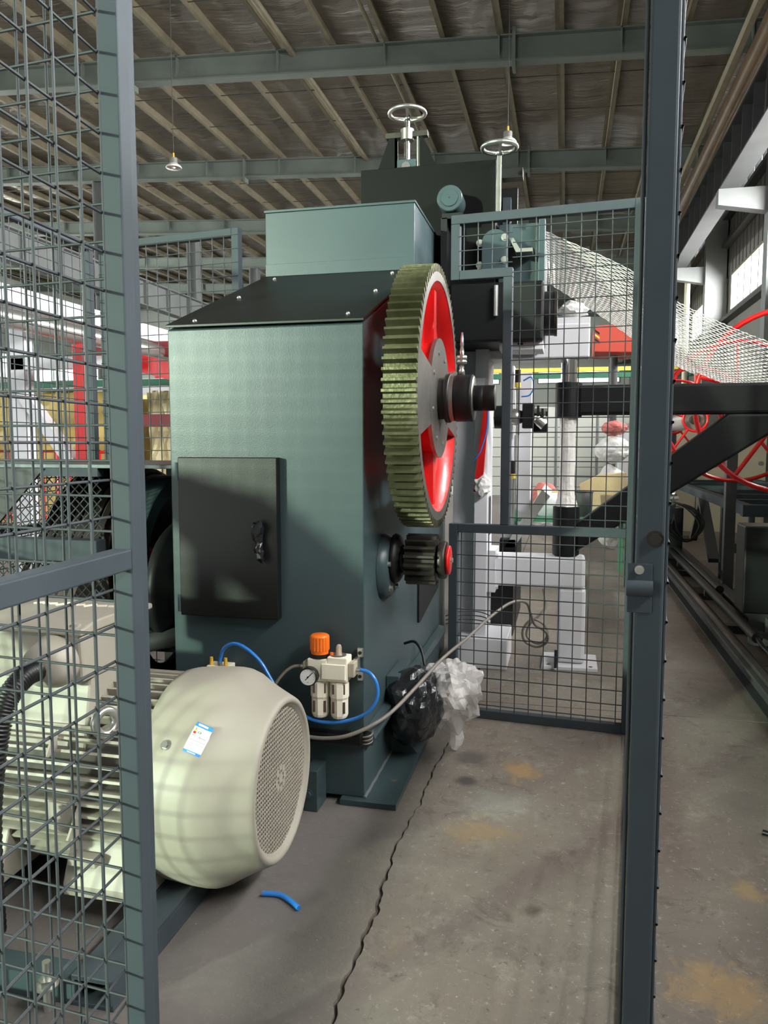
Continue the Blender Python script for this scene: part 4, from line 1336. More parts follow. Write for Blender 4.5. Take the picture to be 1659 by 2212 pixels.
MB().tube(spline([(-0.62, 2.99, 0.40), (-0.575, 2.97, 0.415), (-0.54, 2.93, 0.39), (-0.52, 2.9, 0.34)], 6), 0.006, 6).build('lead', 'rubber_black', gb)
# short bit of blue hose left on the floor
hs = MB().tube(spline([(-0.765, 1.83, 0.007), (-0.72, 1.835, 0.007), (-0.68, 1.815, 0.007), (-0.648, 1.79, 0.007)], 6), 0.0066, 10)
single(hs, 'hose_offcut', 'blue_hose', 'short offcut of blue hose lying on the concrete floor', 'hose')
single(MB().cyl((0.615, 2.49, 0.008), (0.68, 2.46, 0.008), 0.008, 10), 'tube_offcut', 'rubber_black', 'short black tube lying on the floor outside the gate post', 'tube')

# ================================================================ WHITE STAND BEHIND THE FENCE
ws = thing('white_stand', 'white steel portal stand with a thick column and a low bridge leg', 'stand', (-0.2, 4.3, 0))
MB().box(-0.60, -0.475, 4.20, 4.40, 0.0, 1.76).build('column', 'white_paint', ws, bev=0.004)
MB().box(-0.475, -0.405, 4.12, 4.40, 0.16, 1.76).build('column_flange', 'white_paint', ws, bev=0.003)
MB().box(-0.55, -0.285, 4.06, 4.42, 0.0, 0.165).build('foot_box', 'white_paint', ws, bev=0.006)
MB().box(-0.405, 0.113, 4.19, 4.36, 0.43, 0.598).build('low_bridge', 'white_paint', ws, bev=0.018)
MB().box(-0.405, -0.36, 4.15, 4.38, 0.40, 0.63).build('bolt_flange', 'white_paint', ws, bev=0.003)
for z in (0.43, 0.6):
    bo = MB(); hexbolt(bo, (-0.36, 4.17, z), (1, 0, 0), 0.014, 0.014)
    bo.build('bolt', 'white_paint', ws)
MB().box(-0.03, 0.118, 4.20, 4.35, 0.02, 0.43).build('leg', 'white_paint', ws, bev=0.018)
fp = MB().box(-0.105, 0.186, 4.13, 4.42, 0.0, 0.018).build('foot_plate', 'white_paint', ws, bev=0.002)
for x in (-0.07, 0.15):
    MB().cyl((x, 4.165, 0.0175), (x, 4.165, 0.0188), 0.011, 12).build('bolt_hole', 'groove_dark', fp)
MB().prism([(4.10, 0.018), (4.20, 0.018), (4.20, 0.09)], 'x', -0.04, -0.025).build('gusset', 'satin_black', ws)
MB().box(-0.44, 0.11, 4.20, 4.42, 1.655, 1.832).build('top_beam', 'white_paint', ws, bev=0.008)
MB().box(-0.06, 0.11, 4.22, 4.40, 1.832, 1.865).build('top_pad', 'white_paint', ws, bev=0.004)
MB().box(-0.56, -0.42, 4.09, 4.2, 1.40, 1.55).build('wedge_block', 'white_paint', ws, bev=0.003)
MB().box(-0.475, -0.42, 4.25, 4.30, 0.9, 1.45).build('red_plate', 'red_paint', ws)
MB().prism([(-0.475, 0.95), (-0.43, 0.95), (-0.395, 1.42), (-0.42, 1.45)], 'y', 4.08, 4.11).build('red_lever', 'red_paint', ws)
MB().tube(spline([(-0.41, 4.06, 1.50), (-0.40, 4.05, 1.40), (-0.405, 4.05, 1.28), (-0.435, 4.05, 1.17), (-0.47, 4.06, 1.12)], 8), 0.004, 6).build('blue_lead', 'blue_hose', ws)
MB().box(-0.475, -0.40, 4.2, 4.3, 0.70, 0.92).build('gear_cover', 'dark_beam', ws, bev=0.01)
MB().torus((-0.435, 4.19, 1.0), (0, 1, 0), 0.03, 0.007, 20, 8).build('ring_handle', 'zinc', ws)
# dark hatch and loose wires low on the column
MB().box(-0.44, -0.28, 4.42, 4.55, 0.10, 0.42).build('dark_base', 'dial_black', ws)
single(crumple((0.02, 4.30, 1.916), (0.075, 0.06, 0.045), 21, 3, 0.3), 'cleaning_rag', 'rag_white', 'white crumpled rag on top of the white stand', 'rag')
single(crumple((-0.43, 4.10, 0.985), (0.05, 0.04, 0.06), 22, 3, 0.3), 'cleaning_rag', 'rag_white', 'white printed rag tucked beside the white column', 'rag')
lw = thing('loose_wires', 'thin black wires trailing behind the fence beside the white column', 'cable', (-0.5, 3.9, 0.3))
for k in range(3):
    MB().tube(spline([(-0.56, 3.7, 0.36 - k * 0.02), (-0.50, 3.75, 0.375 - k * 0.02), (-0.42, 3.9, 0.345 - k * 0.022), (-0.37, 4.02, 0.30 - k * 0.02)], 8), 0.003, 5).build('wire', 'rubber_black', lw)
bp_ = MB().box(-0.60, -0.42, 3.62, 3.86, 0.0, 0.06)
single(bp_, 'anchor_shoe', 'machine_paint', 'dark green anchor shoe on the floor behind the fence', 'base', bev=0.004)

# pneumatic column with two cylinders beyond the stand
pc = thing('pneumatic_column', 'pale grey column carrying two slim air cylinders with yellow collars', 'machine', (-0.3, 5.0, 0))
MB().box(-0.41, -0.33, 5.0, 5.12, 0.0, 1.70).build('column', 'white_paint', pc, bev=0.003)
MB().box(-0.30, -0.22, 5.05, 5.15, 0.72, 1.66).build('guide_rail', 'white_paint', pc, bev=0.003)
for x, z in ((-0.305, 1.56), (-0.33, 0.985)):
    c_ = MB().cyl((x, 4.97, z - 0.30), (x, 4.97, z), 0.017, 14).build('air_cylinder', 'zinc', pc)
    MB().cyl((x, 4.97, z), (x, 4.97, z + 0.03), 0.021, 14).build('collar', 'yellow_paint', c_)
    MB().cyl((x, 4.97, z + 0.03), (x, 4.97, z + 0.11), 0.018, 14).build('cap', 'rubber_black', c_)
MB().tube(spline([(-0.27, 4.95, 1.60), (-0.22, 4.95, 1.62), (-0.205, 4.95, 1.56), (-0.23, 4.95, 1.51), (-0.28, 4.95, 1.50)], 8), 0.005, 6).build('blue_lead', 'blue_hose', pc)
MB().prism([(-0.37, 0.55), (-0.31, 0.55), (-0.09, 0.88), (-0.14, 0.92)], 'y', 4.9, 5.6).build('chute', 'zinc', pc)
MB().box(-0.40, -0.30, 4.9, 5.6, 0.02, 0.60).build('chute_leg', 'satin_black', pc)
# small drive head on the same line as the big shaft
dh = thing('shaft_coupling', 'black coupling and steel spindle between the gear shaft and the black arm', 'coupling', (-0.2, 4.15, 1.25))
c0 = (0, 4.12, 1.345)
MB().lathe([(0.001, -0.37), (0.06, -0.37), (0.06, -0.30), (0.001, -0.30)], c0, AX, 28, smooth=False).build('coupling_disc', 'satin_black', dh)
MB().lathe([(0.04, -0.30), (0.04, -0.285), (0.045, -0.26), (0.03, -0.225), (0.001, -0.225)], c0, AX, 28).build('spindle_nose', 'zinc', dh)
MB().box(-0.225, -0.165, 4.07, 4.17, 1.285, 1.41).build('bearing_box', 'satin_black', dh, bev=0.004)
MB().cyl((-0.165, 4.12, 1.37), (-0.10, 4.12, 1.37), 0.02, 18).build('spindle', 'zinc', dh)
MB().cyl((-0.15, 4.08, 1.335), (-0.11, 4.08, 1.30), 0.03, 18).build('cam', 'zinc', dh)
MB().box(-0.17, -0.10, 4.10, 4.16, 1.265, 1.31).build('cam_fork', 'satin_black', dh)
for k in range(3):
    MB().box(-0.15 + k * 0.022, -0.138 + k * 0.022, 4.05, 4.09, 1.345, 1.40 - k * 0.015).build('finger', 'rubber_black', dh)

# ================================================================ SWING ARM
sa = thing('swing_arm', 'black welded swing arm with a diagonal brace on a chrome pillar', 'arm', (0.02, 4.27, 0.6))
SY = 4.27
MB().lathe([(0.03, 1.345), (0.07, 1.345), (0.07, 1.53), (0.03, 1.53)], (0.008, SY, 0), (0, 0, 1), 36, smooth=False).build('upper_sleeve', 'satin_black', sa, bev=0.003)
MB().lathe([(0.03, 0.605), (0.071, 0.605), (0.071, 0.868), (0.03, 0.868)], (0.008, SY, 0), (0, 0, 1), 36, smooth=False).build('lower_sleeve', 'satin_black', sa, bev=0.003)
MB().cyl((0.008, SY, 1.53), (0.008, SY, 1.655), 0.043, 32).build('chrome_pillar', 'chrome', sa)
wp = MB().lathe([(0.048, 1.345), (0.042, 1.31), (0.040, 1.2), (0.041, 1.1), (0.039, 1.0), (0.044, 0.93), (0.055, 0.885), (0.06, 0.868)], (0.008, SY, 0), (0, 0, 1), 14, smooth=False)
rnd = random.Random(2)
for i in range(len(wp.v)):
    wp.v[i] = tuple(c + rnd.uniform(-0.003, 0.003) for c in wp.v[i])
wp.build('pillar_wrap', 'wrap_white', sa, label='white film wrapped round the pillar')
MB().cyl((0.008, SY, 0.598), (0.008, SY, 0.605), 0.06, 24).build('pillar_base', 'satin_black', sa)
MB().box(0.055, 2.3, SY - 0.06, SY + 0.06, 1.356, 1.512).build('arm_beam', 'satin_black', sa, bev=0.016)
br = MB()
br.prism([(0.06, 0.625), (0.06, 0.775), (0.80, 1.357), (1.00, 1.357), (1.15, 1.357)], 'y', SY - 0.055, SY + 0.055)
br.build('brace', 'satin_black', sa, bev=0.014)

# ================================================================ NETTING AND REELS
def net():
    mb = MB()
    near = [(-0.13, 2.262), (0.26, 2.065), (0.46, 1.918), (0.67, 1.80), (0.92, 1.685), (1.28, 1.545)]
    farp = [(-0.13, 2.205), (0.19, 1.99), (0.57, 1.715), (0.88, 1.562), (1.10, 1.455), (1.28, 1.40)]
    A = spline([(x, 4.02, z) for x, z in near], 14)
    B = spline([(x, 5.0, z) for x, z in farp], 14)
    n = 44
    for k in range(n + 1):
        t = k / n
        pts = []
        for i, (a, b) in enumerate(zip(A, B)):
            p = a.lerp(b, t)
            if i < len(A) - 1:
                q = A[i + 1].lerp(B[i + 1], t)
                r2 = p.lerp(q, 0.5)
            s = 1 if (i + k) % 2 else -1
            sag = -0.05 * math.sin(PI * t) * math.sin(PI * i / (len(A) - 1))
            p = p + Vector((0, 0.007 * s, sag + 0.003 * s))
            pts.append(p)
            if i < len(A) - 1:
                pts.append(r2 + Vector((0, 0.007 * s, sag + 0.003 * s)))
        mb.tube(pts, 0.0027, 4, smooth=False)
    return mb
single(net(), 'wire_netting', 'netting_wire', 'loose sheet of woven steel wire netting sagging from the rollers to the red reel', 'netting', kind='stuff')
def reel(label, x, z, R_, ya, yb):
    t = thing('wire_reel', label, 'reel', (x, (ya + yb) / 2, z - R_), 0, 'red reels for the netting')
    for y in (ya, yb):
        f_ = MB().torus((x, y, z), (0, 1, 0), R_, 0.015, 56, 8).build('rim', 'red_paint', t)
        for a in range(20, 380, 72):
            d = Vector((math.cos(R(a)), 0, math.sin(R(a))))
            MB().cyl(Vector((x, y, z)) + d * 0.11, Vector((x, y, z)) + d * R_, 0.013, 8).build('spoke', 'red_paint', f_)
        MB().torus((x, y, z), (0, 1, 0), 0.12, 0.016, 28, 8).build('hub_ring', 'red_paint', f_)
    MB().cyl((x, ya - 0.05, z), (x, yb + 0.05, z), 0.05, 20).build('axle', 'dark_steel', t)
    MB().cyl((x, ya + 0.08, z), (x, yb - 0.08, z), 0.10, 24).build('wire_roll', 'zinc', t)
    MB().bar((x, yb + 0.12, 0), (x, yb + 0.12, z + 0.06), 0.08, 0.08, up=(0, 1, 0)).build('stand_post', 'dark_beam', t, bev=0.004)
    MB().box(x - 0.25, x + 0.25, yb - 0.05, yb + 0.3, 0.0, 0.03).build('stand_foot', 'dark_beam', t)
    MB().cyl((x, yb, z), (x, yb + 0.14, z), 0.05, 16).build('axle_end', 'dark_steel', t)
reel('large red tubular reel wheel taking up the netting behind the black arm', 1.266, 1.454, 0.53, 4.9, 6.4)
reel('smaller looking red reel further back behind the netting', 1.305, 1.462, 0.53, 8.6, 10.2)

# ================================================================ RIGHT-HAND TRACK, TABLE AND CABINETS
tk = thing('floor_track', 'dark steel floor track of two beams along the right aisle', 'track', (0.95, 5.5, 0))
for xa, xb in ((0.875, 0.985), (1.16, 1.26)):
    b = MB()
    b.box(xa, xb, 2.6, 11, 0.0, 0.014); b.box(xa + 0.045, xb - 0.045, 2.6, 11, 0.014, 0.088); b.box(xa + 0.01, xb - 0.01, 2.6, 11, 0.088, 0.102)
    b.build('beam', 'dark_beam', tk, bev=0.003)
MB().box(0.915, 0.945, 2.6, 11, 0.102, 0.122).build('guide_bar', 'steel', tk)
for k in range(7):
    MB().box(0.985, 1.16, 3.0 + k * 1.1, 3.08 + k * 1.1, 0.0, 0.05).build('sleeper', 'dark_beam', tk)
cd = thing('cable_duct', 'twin black cable ducts laid on the floor track', 'conduit', (1.05, 5.5, 0.10))
for x, z, ya in ((0.995, 0.19, 4.3), (1.045, 0.21, 5.6)):
    MB().cyl((x, ya, z), (x, 8.0, z), 0.028, 14).build('duct', 'rubber_black', cd)
for y in (4.5, 5.9, 7.3):
    MB().box(1.0, 1.12, y, y + 0.04, 0.10, 0.17).build('saddle', 'dark_beam', cd)
MB().tube(spline([(0.995, 4.3, 0.19), (1.01, 4.2, 0.16), (1.08, 4.05, 0.11), (1.2, 3.9, 0.10), (1.4, 3.8, 0.12)], 8), 0.012, 8).build('lead', 'rubber_black', cd)
rt = thing('roller_table', 'dark grey steel table frame with cross bars standing over the track', 'table', (1.8, 8, 0))
MB().box(1.30, 1.38, 6.30, 11.2, 0.67, 0.75).build('side_rail', 'fence_paint', rt, bev=0.004)
MB().box(2.35, 2.43, 6.30, 11.2, 0.67, 0.75).build('side_rail', 'fence_paint', rt, bev=0.004)
MB().box(1.30, 2.43, 6.22, 6.30, 0.66, 0.75).build('end_rail', 'fence_paint', rt, bev=0.004)
for k in range(6):
    MB().box(1.38, 2.35, 7.0 + k * 0.75, 7.07 + k * 0.75, 0.69, 0.74).build('cross_bar', 'fence_paint', rt, bev=0.003)
for x in (1.34, 2.39):
    for y in (7.06, 10.9):
        l_ = MB().box(x - 0.035, x + 0.035, y - 0.035, y + 0.035, 0.0, 0.67).build('leg', 'fence_paint', rt, bev=0.003)
MB().bar((1.34, 8.2, 0.66), (1.34, 7.5, 0.14), 0.05, 0.09, up=(1, 0, 0)).build('linkage', 'dark_beam', rt)
MB().bar((1.34, 8.2, 0.66), (1.34, 8.7, 0.2), 0.05, 0.07, up=(1, 0, 0)).build('linkage', 'dark_beam', rt)
MB().box(1.38, 2.35, 7.0, 7.06, 0.28, 0.36).build('low_rail', 'dark_beam', rt)
bx_ = thing('drive_box', 'matt black drive box on the track beside the table', 'box', (1.2, 4.8, 0.1))
MB().box(1.0, 1.6, 4.7, 4.92, 0.235, 0.74).build('body', 'satin_black', bx_, bev=0.01)
MB().box(1.04, 1.6, 4.72, 4.78, 0.10, 0.235).build('foot', 'dark_beam', bx_)
MB().box(1.10, 1.6, 4.50, 4.60, 0.12, 0.24).build('pale_block', 'zinc', bx_, bev=0.004)
jb = thing('floor_cabinet', 'black floor cabinet with foil bundle and hanging cables at the aisle end', 'cabinet', (1.0, 7.9, 0))
MB().box(0.78, 1.10, 7.75, 8.1, 0.10, 0.60).build('body', 'satin_black', jb, bev=0.006)
MB().box(0.72, 1.16, 7.72, 8.12, 0.0, 0.10).build('plinth', 'dark_beam', jb)
crumple((0.92, 7.9, 0.68), (0.15, 0.12, 0.10), 31, 3, 0.35).build('foil_bundle', 'zinc', jb)
for k in range(3):
    MB().tube(spline([(1.0, 7.7, 0.66), (1.12 + k * 0.03, 7.66, 0.60), (1.22 + k * 0.02, 7.6, 0.45), (1.12, 7.6, 0.30), (1.03 - k * 0.05, 7.6, 0.40), (1.0, 7.62, 0.55 - k * 0.03)], 8), 0.010, 6).build('cable_loop', 'rubber_black', jb)
cc = thing('control_cabinet', 'long cream control cabinet behind the red reel', 'cabinet', (2.0, 9.3, 0))
for k in range(3):
    xa = 1.32 + k * 0.44
    d_ = MB().box(xa, xa + 0.43, 11.3, 11.9, 0.0, 1.42).build('door_panel', 'cream_panel', cc, bev=0.006)
    MB().cyl((xa + 0.36, 11.3, 0.95), (xa + 0.36, 11.27, 0.95), 0.03, 12).build('lock', 'zinc', d_)
single(MB().box(0.75, 1.28, 11.6, 12.1, 0.0, 1.40), 'side_cabinet', 'white_paint', 'pale grey cabinet at the left end of the cream one', 'cabinet', bev=0.006)

# ================================================================ BELT DRIVE LEFT OF THE CABINET
bd = thing('belt_drive', 'black flywheel with a fan of rubber belts left of the cabinet', 'drive', (-1.7, 2.9, 0))
BY, BZ, BR = 3.0, 0.70, 0.385
MB().lathe([(0.31, -1.69), (0.37, -1.69), (0.372, -1.685), (0.372, -1.59), (0.37, -1.585), (0.31, -1.585)], (0, BY, BZ), AX, 56, closed=True, smooth=False).build('flywheel_rim', 'machine_paint', bd)
MB().cyl((-1.69, BY, BZ), (-1.58, BY, BZ), 0.09, 24).build('flywheel_hub', 'dark_red', bd)
for a in (75, 165, 255, 345):
    d = Vector((0, math.cos(R(a)), math.sin(R(a))))
    MB().cyl(Vector((-1.635, BY, BZ)) + d * 0.06, Vector((-1.635, BY, BZ)) + d * 0.33, 0.032, 12).build('spoke', 'red_paint', bd)
MB().lathe([(0.1, -2.03), (BR - 0.012, -2.03), (BR - 0.012, -1.72), (0.1, -1.72)], (0, BY, BZ), AX, 48, closed=True, smooth=False).build('belt_pulley', 'dark_steel', bd)
MB().lathe([(0.03, -2.03), (0.10, -2.03), (0.10, -1.72), (0.03, -1.72)], (0, 2.30, 0.30), AX, 32, closed=True, smooth=False).build('lower_pulley', 'dark_steel', bd)
def belt_path(y0, z0, r0, y1, z1, r1, n=18):
    d = Vector((0, y1 - y0, z1 - z0))
    L_ = d.length
    base = math.atan2(d.z, d.y)
    phi = math.acos((r0 - r1) / L_)
    pts = []
    for i in range(n + 1):
        a = base + phi + (2 * PI - 2 * phi) * i / n
        pts.append((y0 + r0 * math.cos(a), z0 + r0 * math.sin(a)))
    for i in range(n + 1):
        a = base - phi + 2 * phi * i / n
        pts.append((y1 + r1 * math.cos(a), z1 + r1 * math.sin(a)))
    return pts
b0 = None
for k in range(7):
    x = -2.00 + k * 0.040
    if b0 is None:
        pp = belt_path(BY, BZ, BR, 2.30, 0.30, 0.115)
        b0 = MB().tube([(x, p[0], p[1]) for p in pp], 0.015, 4, closed=True, smooth=False).build('belt', 'belt_rubber', bd)
    else:
        clone(b0, bd, (k * 0.040, 0, 0))
MB().cyl((-2.2, BY, BZ), (-1.36, BY, BZ), 0.05, 20).build('shaft', 'dark_steel', bd)
MB().lathe([(0.05, -1.50), (0.24, -1.50), (0.255, -1.485), (0.255, -1.45), (0.20, -1.43), (0.20, -1.38), (0.05, -1.38)], (0, 2.76, 0.645), AX, 48).build('clutch_disc', 'satin_black', bd)
MB().torus((-1.54, 2.74, 0.52), (1, 0, 0), 0.21, 0.026, 40, 10).build('clutch_band', 'satin_black', bd)
bo = MB(); hexbolt(bo, (-1.515, 2.53, 0.69), (0, -1, 0), 0.02, 0.018); bo.box(-1.535, -1.455, 2.535, 2.60, 0.64, 0.735)
bo.build('band_clamp', 'satin_black', bd)
MB().cyl((-1.62, 2.50, 0.44), (-1.32, 2.62, 0.50), 0.035, 18).build('tie_tube', 'dark_beam', bd)
MB().box(-1.60, -1.33, 2.65, 2.9, 0.40, 0.44).build('tie_shelf', 'machine_paint', bd)
for x in (-1.58, -2.2):
    MB().box(x - 0.03, x + 0.03, BY - 0.06, BY + 0.06, 0.0, BZ - 0.04).build('pedestal', 'machine_paint', bd)
# guard: top plate, beam, brackets and diamond mesh
gd = thing('belt_guard', 'green belt guard with a flat top plate and diamond mesh sides', 'guard', (-1.9, 2.7, 0))
MB().box(-2.30, -1.335, 2.46, 3.15, 1.115, 1.13).build('top_plate', 'machine_paint', gd, bev=0.002)
MB().box(-2.30, -1.64, 2.46, 2.50, 1.085, 1.115).build('edge_angle', 'fence_paint', gd)
MB().box(-2.30, -1.64, 2.44, 2.50, 0.775, 0.855).build('mid_beam', 'fence_paint', gd, bev=0.003)
MB().prism([(-2.30, 1.113), (-1.857, 1.113), (-2.066, 0.90), (-2.30, 0.66)], 'y', 2.452, 2.464).build('corner_plate', 'satin_black', gd)
for x in (-2.27,):
    MB().box(x - 0.02, x + 0.02, 2.46, 2.50, 0.0, 1.085).build('post', 'fence_paint', gd)
def diamonds(xa, xb, za, zb, y, p=0.036, r=0.0022):
    mb = MB()
    w, h = xb - xa, zb - za
    c = -h
    while c < w:
        # rising strand z = za + (x - xa - c)
        x0_, x1_ = max(xa, xa + c), min(xb, xa + c + h)
        if x1_ - x0_ > 0.004:
            mb.tube([(x0_, y, za + (x0_ - xa - c)), (x1_, y, za + (x1_ - xa - c))], r, 4, smooth=False)
            mb.tube([(x0_, y + 0.003, zb - (x0_ - xa - c)), (x1_, y + 0.003, zb - (x1_ - xa - c))], r, 4, smooth=False)
        c += p
    return mb
diamonds(-2.28, -1.66, 0.86, 1.10, 2.51).build('diamond_mesh', 'wire_paint', gd, kind='stuff')
diamonds(-2.28, -1.66, 0.20, 0.77, 2.51).build('diamond_mesh', 'wire_paint', gd, kind='stuff')
MB().box(-1.64, -1.335, 2.95, 2.96, 0.98, 1.115).build('back_sheet', 'machine_paint', gd)
MB().box(-1.64, -1.335, 2.90, 2.91, 0.0, 0.58).build('gap_shade_sheet', 'satin_black', gd)  # added black sheet, stands in for shade in the gap below the clutch
MB().box(-1.56, -1.335, 3.42, 3.43, 0.0, 0.98).build('back_sheet', 'satin_black', gd)  # added black backing, puts the dark of the gap into a sheet

# added shadow caster, console shaped and out of view, that shades the access door
oc = thing('console_shadow_caster', 'grey console-shaped shadow caster on a pedestal, added out of view outside the fence', 'blocker', (-1.95, 0.9, 0))
MB().prism([(-2.32, 1.36), (-2.16, 1.335), (-1.64, 0.90), (-1.74, 0.76), (-2.32, 1.20)], 'y', 0.62, 1.05).build('panel_box', 'fence_paint', oc, bev=0.006)
MB().box(-2.30, -2.24, 0.75, 0.85, 0.02, 1.22).build('pedestal', 'fence_paint', oc, bev=0.004)
MB().box(-2.42, -2.08, 0.62, 0.98, 0.0, 0.02).build('base_plate', 'fence_paint', oc, bev=0.002)
for k in range(4):
    x_ = -2.08 + k * 0.1
    p = Vector((x_, 0.8, 1.335 - 0.836 * (x_ + 2.16)))
    n_ = Vector((0.64, 0, 0.768))
    MB().cyl(p, p + n_ * 0.02, 0.016, 14).build('push_button', ('red_paint', 'green_paint', 'yellow_paint', 'rubber_black')[k], oc)

# ================================================================ BACKGROUND BEYOND THE LEFT FENCE
wf_ = thing('white_frame_line', 'white tubular machine line with a long roller beyond the left fence', 'machine', (-4.0, 6.5, 0))
MB().box(-4.25, -4.10, 4.2, 10.5, 2.25, 2.40).build('top_beam', 'white_paint', wf_, bev=0.006)
MB().cyl((-3.72, 4.2, 2.06), (-3.72, 9.5, 2.06), 0.07, 24).build('roller', 'zinc', wf_)
MB().box(-4.80, -4.66, 5.95, 6.09, 0.0, 2.26).build('post', 'white_paint', wf_, bev=0.006)
MB().box(-4.80, -3.6, 5.95, 6.05, 1.86, 1.96).build('cross_beam', 'white_paint', wf_)
MB().bar((-4.70, 5.98, 1.66), (-4.15, 5.98, 0.95), 0.10, 0.11, up=(0, 1, 0)).build('diagonal', 'white_paint', wf_)
MB().box(-3.44, -3.30, 6.4, 6.54, 0.0, 2.1).build('post', 'white_paint', wf_, bev=0.006)
MB().box(-4.4, -3.4, 6.6, 6.7, 2.02, 2.16).build('dark_beam', 'dark_red', wf_)
rf = thing('red_gantry', 'red steel frame with a square post beyond the left fence', 'frame', (-3.8, 6.2, 0))
MB().box(-4.14, -4.02, 5.9, 6.02, 0.0, 2.06).build('post', 'red_paint', rf, bev=0.004)
MB().bar((-4.0, 6.2, 2.0), (-2.9, 6.2, 1.72), 0.10, 0.15, up=(0, 0, 1)).build('sloping_beam', 'red_paint', rf)
MB().box(-4.0, -2.9, 6.25, 6.35, 1.36, 1.47).build('cross_beam', 'dark_red', rf)
# pallets of goods under tan tarpaulins
for i, (xa, xb, y, h, lab, m_) in enumerate(((-8.6, -6.5, 10.2, 1.98, 'tall stack under a yellowish tarpaulin beyond the white frame line', 'tarp_yellow'), (-6.15, -5.2, 10.6, 2.0, 'narrow stack under a pale tan tarpaulin behind the red frame', 'tarp_tan'),
                                             (-10.9, -9.0, 10.4, 1.9, 'wide stack under a tan tarpaulin at the far left', 'tarp_tan'))):
    nx_, nz_ = 16, 10
    mb = MB()
    rnd = random.Random(40 + i)
    def side(fa, n_):
        o = len(mb.v)
        for a in range(n_ + 1):
            for b_ in range(nz_ + 1):
                p = fa(a / n_, b_ / nz_)
                mb.v.append((p[0] + rnd.uniform(-.025, .025), p[1] + rnd.uniform(-.05, .05), max(0.001, p[2] + rnd.uniform(-.02, .02))))
        for a in range(n_):
            for b_ in range(nz_):
                q = o + a * (nz_ + 1) + b_
                mb.f.append((q, q + 1, q + nz_ + 2, q + nz_ + 1)); mb.s.append(False)
    side(lambda a, b_: (xa + (xb - xa) * a, y, h * b_), nx_)
    side(lambda a, b_: (xb, y + 1.2 * a, h * b_), 6)
    side(lambda a, b_: (xa, y + 1.2 * a, h * b_), 6)
    side(lambda a, b_: (xa + (xb - xa) * a, y + 1.2 * b_, h), nx_)
    single(mb, 'tarpaulin_stack', m_, lab, 'stack', 'covered stacks in the left bay')
gbm = MB().box(-11, -4.6, 9.9, 9.98, 2.03, 2.12)
single(gbm, 'green_rail', 'green_paint', 'long green rail above the covered stacks', 'rail')
for i, (x, y, lab) in enumerate(((-6.9, 8.2, 'red tubular floor barrier in front of the yellowish tarpaulin stack'), (-5.9, 8.3, 'red tubular floor barrier between the two covered stacks'), (-5.0, 7.4, 'red tubular floor barrier close behind the white frame line'))):
    t = thing('barrier', lab, 'barrier', (x, y, 0), 0, 'red barriers in the left bay')
    MB().tube([(x - 0.4, y, 0), (x - 0.4, y, 1.12), (x + 0.4, y, 1.12), (x + 0.4, y, 0)], 0.028, 8).build('hoop', 'red_paint', t)
    for k in (-0.2, 0.0, 0.2):
        MB().cyl((x + k, y, 0.3), (x + k, y, 1.12), 0.016, 8).build('bar', 'red_paint', t)
    MB().cyl((x - 0.4, y, 0.3), (x + 0.4, y, 0.3), 0.02, 8).build('cross_bar', 'red_paint', t)
hr = thing('lifting_frame', 'red triangular lifting frame standing on the white cabin roof', 'frame', (-6.6, 12.5, 2.35))
for p, q in (((-7.1, 12.5, 2.38), (-6.3, 12.5, 2.38)), ((-7.1, 12.5, 2.38), (-6.75, 12.5, 3.1)), ((-6.3, 12.5, 2.38), (-6.75, 12.5, 3.1)), ((-6.75, 12.5, 2.38), (-6.75, 12.5, 3.1))):
    MB().cyl(p, q, 0.03, 8).build('strut', 'red_paint', hr)
wc = MB().box(-9.0, -5.9, 12.2, 13.2, 0.0, 2.35)
single(wc, 'white_cabin', 'white_paint', 'long white cabin behind the covered stacks', 'cabin', bev=0.02)

# ================================================================ BACKGROUND BEHIND THE WHITE STAND
ob = thing('orange_hopper', 'orange hopper with a black and yellow striped corner beyond the white stand', 'hopper', (0.6, 10, 2))
MB().prism([(0.30, 2.30), (0.30, 2.60), (0.62, 2.62), (0.78, 2.50), (0.76, 2.28)], 'y', 9.6, 10.4).build('body', 'orange_box', ob, bev=0.01)
for k in range(3):
    MB().prism([(0.30, 2.44 + k * 0.05), (0.30, 2.465 + k * 0.05), (0.36, 2.42 + k * 0.05), (0.36, 2.395 + k * 0.05)], 'y', 9.59, 9.60).build('stripe', 'dial_black' if k != 1 else 'yellow_paint', ob)
MB().cyl((0.55, 10, 0), (0.55, 10, 2.3), 0.05, 12).build('leg', 'dark_beam', ob)
single(crumple((0.52, 9.2, 0.50), (0.23, 0.22, 0.47), 51, 4, 0.10, 1.5), 'bulk_sack', 'sack_white', 'tall grey white bulk sack behind the white stand', 'sack')
single(crumple((0.52, 9.2, 1.145), (0.20, 0.18, 0.15), 52, 4, 0.14, 1.5), 'bulk_sack', 'sack_white', 'slumped open sack lying on the tall grey white sack', 'sack')
single(crumple((0.53, 9.2, 1.385), (0.14, 0.12, 0.085), 53, 4, 0.16, 1.5), 'red_bag', 'faded_red', 'faded red plastic bag on top of the stacked sacks', 'bag')
bt = thing('work_bench', 'low bench with buckets and folded cardboard behind the swing arm pillar', 'bench', (0.15, 7.0, 0))
MB().box(-0.5, 0.60, 6.7, 7.6, 0.54, 0.575).build('bench_top', 'green_paint', bt)
for x in (-0.47, 0.52):
    for y in (6.73, 7.57):
        MB().box(x - 0.02, x + 0.02, y - 0.02, y + 0.02, 0.0, 0.54).build('leg', 'green_paint', bt)
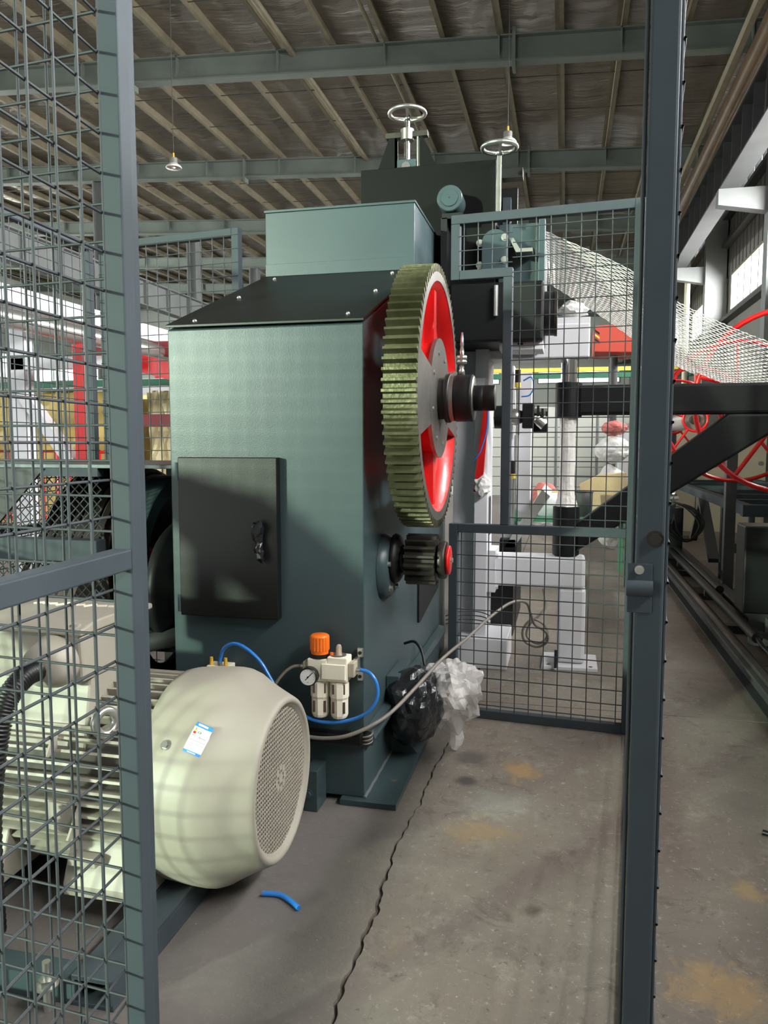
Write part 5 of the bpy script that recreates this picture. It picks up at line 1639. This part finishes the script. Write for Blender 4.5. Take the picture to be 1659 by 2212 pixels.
for x, y, m_, lab in ((-0.152, 6.95, 'white_paint', 'white paint bucket with a yellow rim on the bench'), (0.15, 6.95, 'dark_beam', 'dark green drum bucket on the bench beside the pillar')):
    t = thing('bucket', lab, 'bucket', (x, y, 0.576))
    MB().lathe([(0.001, 0.576), (0.08, 0.576), (0.088, 0.79), (0.086, 0.792), (0.001, 0.792)], (x, y, 0), (0, 0, 1), 28).build('pail', m_, t)
    MB().torus((x, y, 0.79), (0, 0, 1), 0.088, 0.005, 28, 6).build('rim', 'yellow_paint' if m_ == 'white_paint' else 'rubber_black', t)
single(crumple((-0.18, 7.25, 0.71), (0.13, 0.09, 0.145), 61, 4, 0.12, 1.5), 'rag_bag', 'faded_red', 'faded red rag bag standing behind the white bucket', 'bag')
cbd = MB()
cbd.prism([(0.16, 0.576), (0.13, 0.83), (0.30, 0.92), (0.54, 0.945), (0.56, 0.80), (0.52, 0.576)], 'y', 7.35, 7.52)
single(cbd, 'cardboard_box', 'cardboard', 'torn open tan cardboard carton on the bench', 'box')
# far yard fence of wire panels and floor heaps
yf_ = thing('yard_fence', 'pale wire fence panels across the back of the hall', 'fence', (-0.5, 16, 0))
for k in range(7):
    MB().cyl((-2.6 + k * 0.8, 16, 0), (-2.6 + k * 0.8, 16, 1.9), 0.03, 8).build('post', 'column_paint', yf_)
for k in range(9):
    MB().cyl((-2.6, 16, 0.15 + k * 0.2), (2.2, 16, 0.15 + k * 0.2), 0.009, 5).build('wire', 'column_paint', yf_)
wb_ = MB().box(-3.0, 2.4, 18, 18.2, 0.0, 2.05)
single(wb_, 'partition_wall', 'far_wall', 'low pale partition behind the wire fence panels', 'partition')
single(MB().box(-2.5, 3.0, 20, 20.15, 3.02, 3.12), 'yellow_rail', 'yellow_paint', 'yellow crane rail crossing the hall behind the netting', 'rail')
single(MB().box(-2.5, 3.0, 20, 20.15, 2.86, 3.0), 'green_girder', 'green_paint', 'green girder under the yellow crane rail', 'girder')
for i, (x, y, sx, sy, sz, lab) in enumerate(((-0.25, 11.5, 0.35, 0.25, 0.10, 'flattened heap of white wrapping on the floor beyond the bench'), (0.35, 13.2, 0.4, 0.25, 0.22, 'heap of white sacks near the wire fence'))):
    single(crumple((x, y, sz * 0.9), (sx, sy, sz), 71 + i, 3, 0.25), 'sack_heap', 'sack_white', lab, 'heap')
# grit and paint flakes scattered on the floor
rnd = random.Random(99)
db = MB()
for k in range(110):
    x, y = rnd.uniform(-0.9, 1.4), 1.3 + 3.0 * rnd.random() ** 1.3
    s_ = rnd.uniform(0.0008, 0.0026)
    a = rnd.uniform(0, PI)
    c_, q = math.cos(a) * s_, math.sin(a) * s_
    db.add([(x - c_, y - q, 0), (x + q, y - c_, 0), (x + c_, y + q, 0), (x - q, y + c_, 0), (x, y, s_ * 0.7)], [(0, 1, 4), (1, 2, 4), (2, 3, 4), (3, 0, 4), (3, 2, 1, 0)])
single(db, 'floor_grit', 'cardboard', 'pale grit and paint flakes scattered on the concrete', 'grit', kind='stuff')
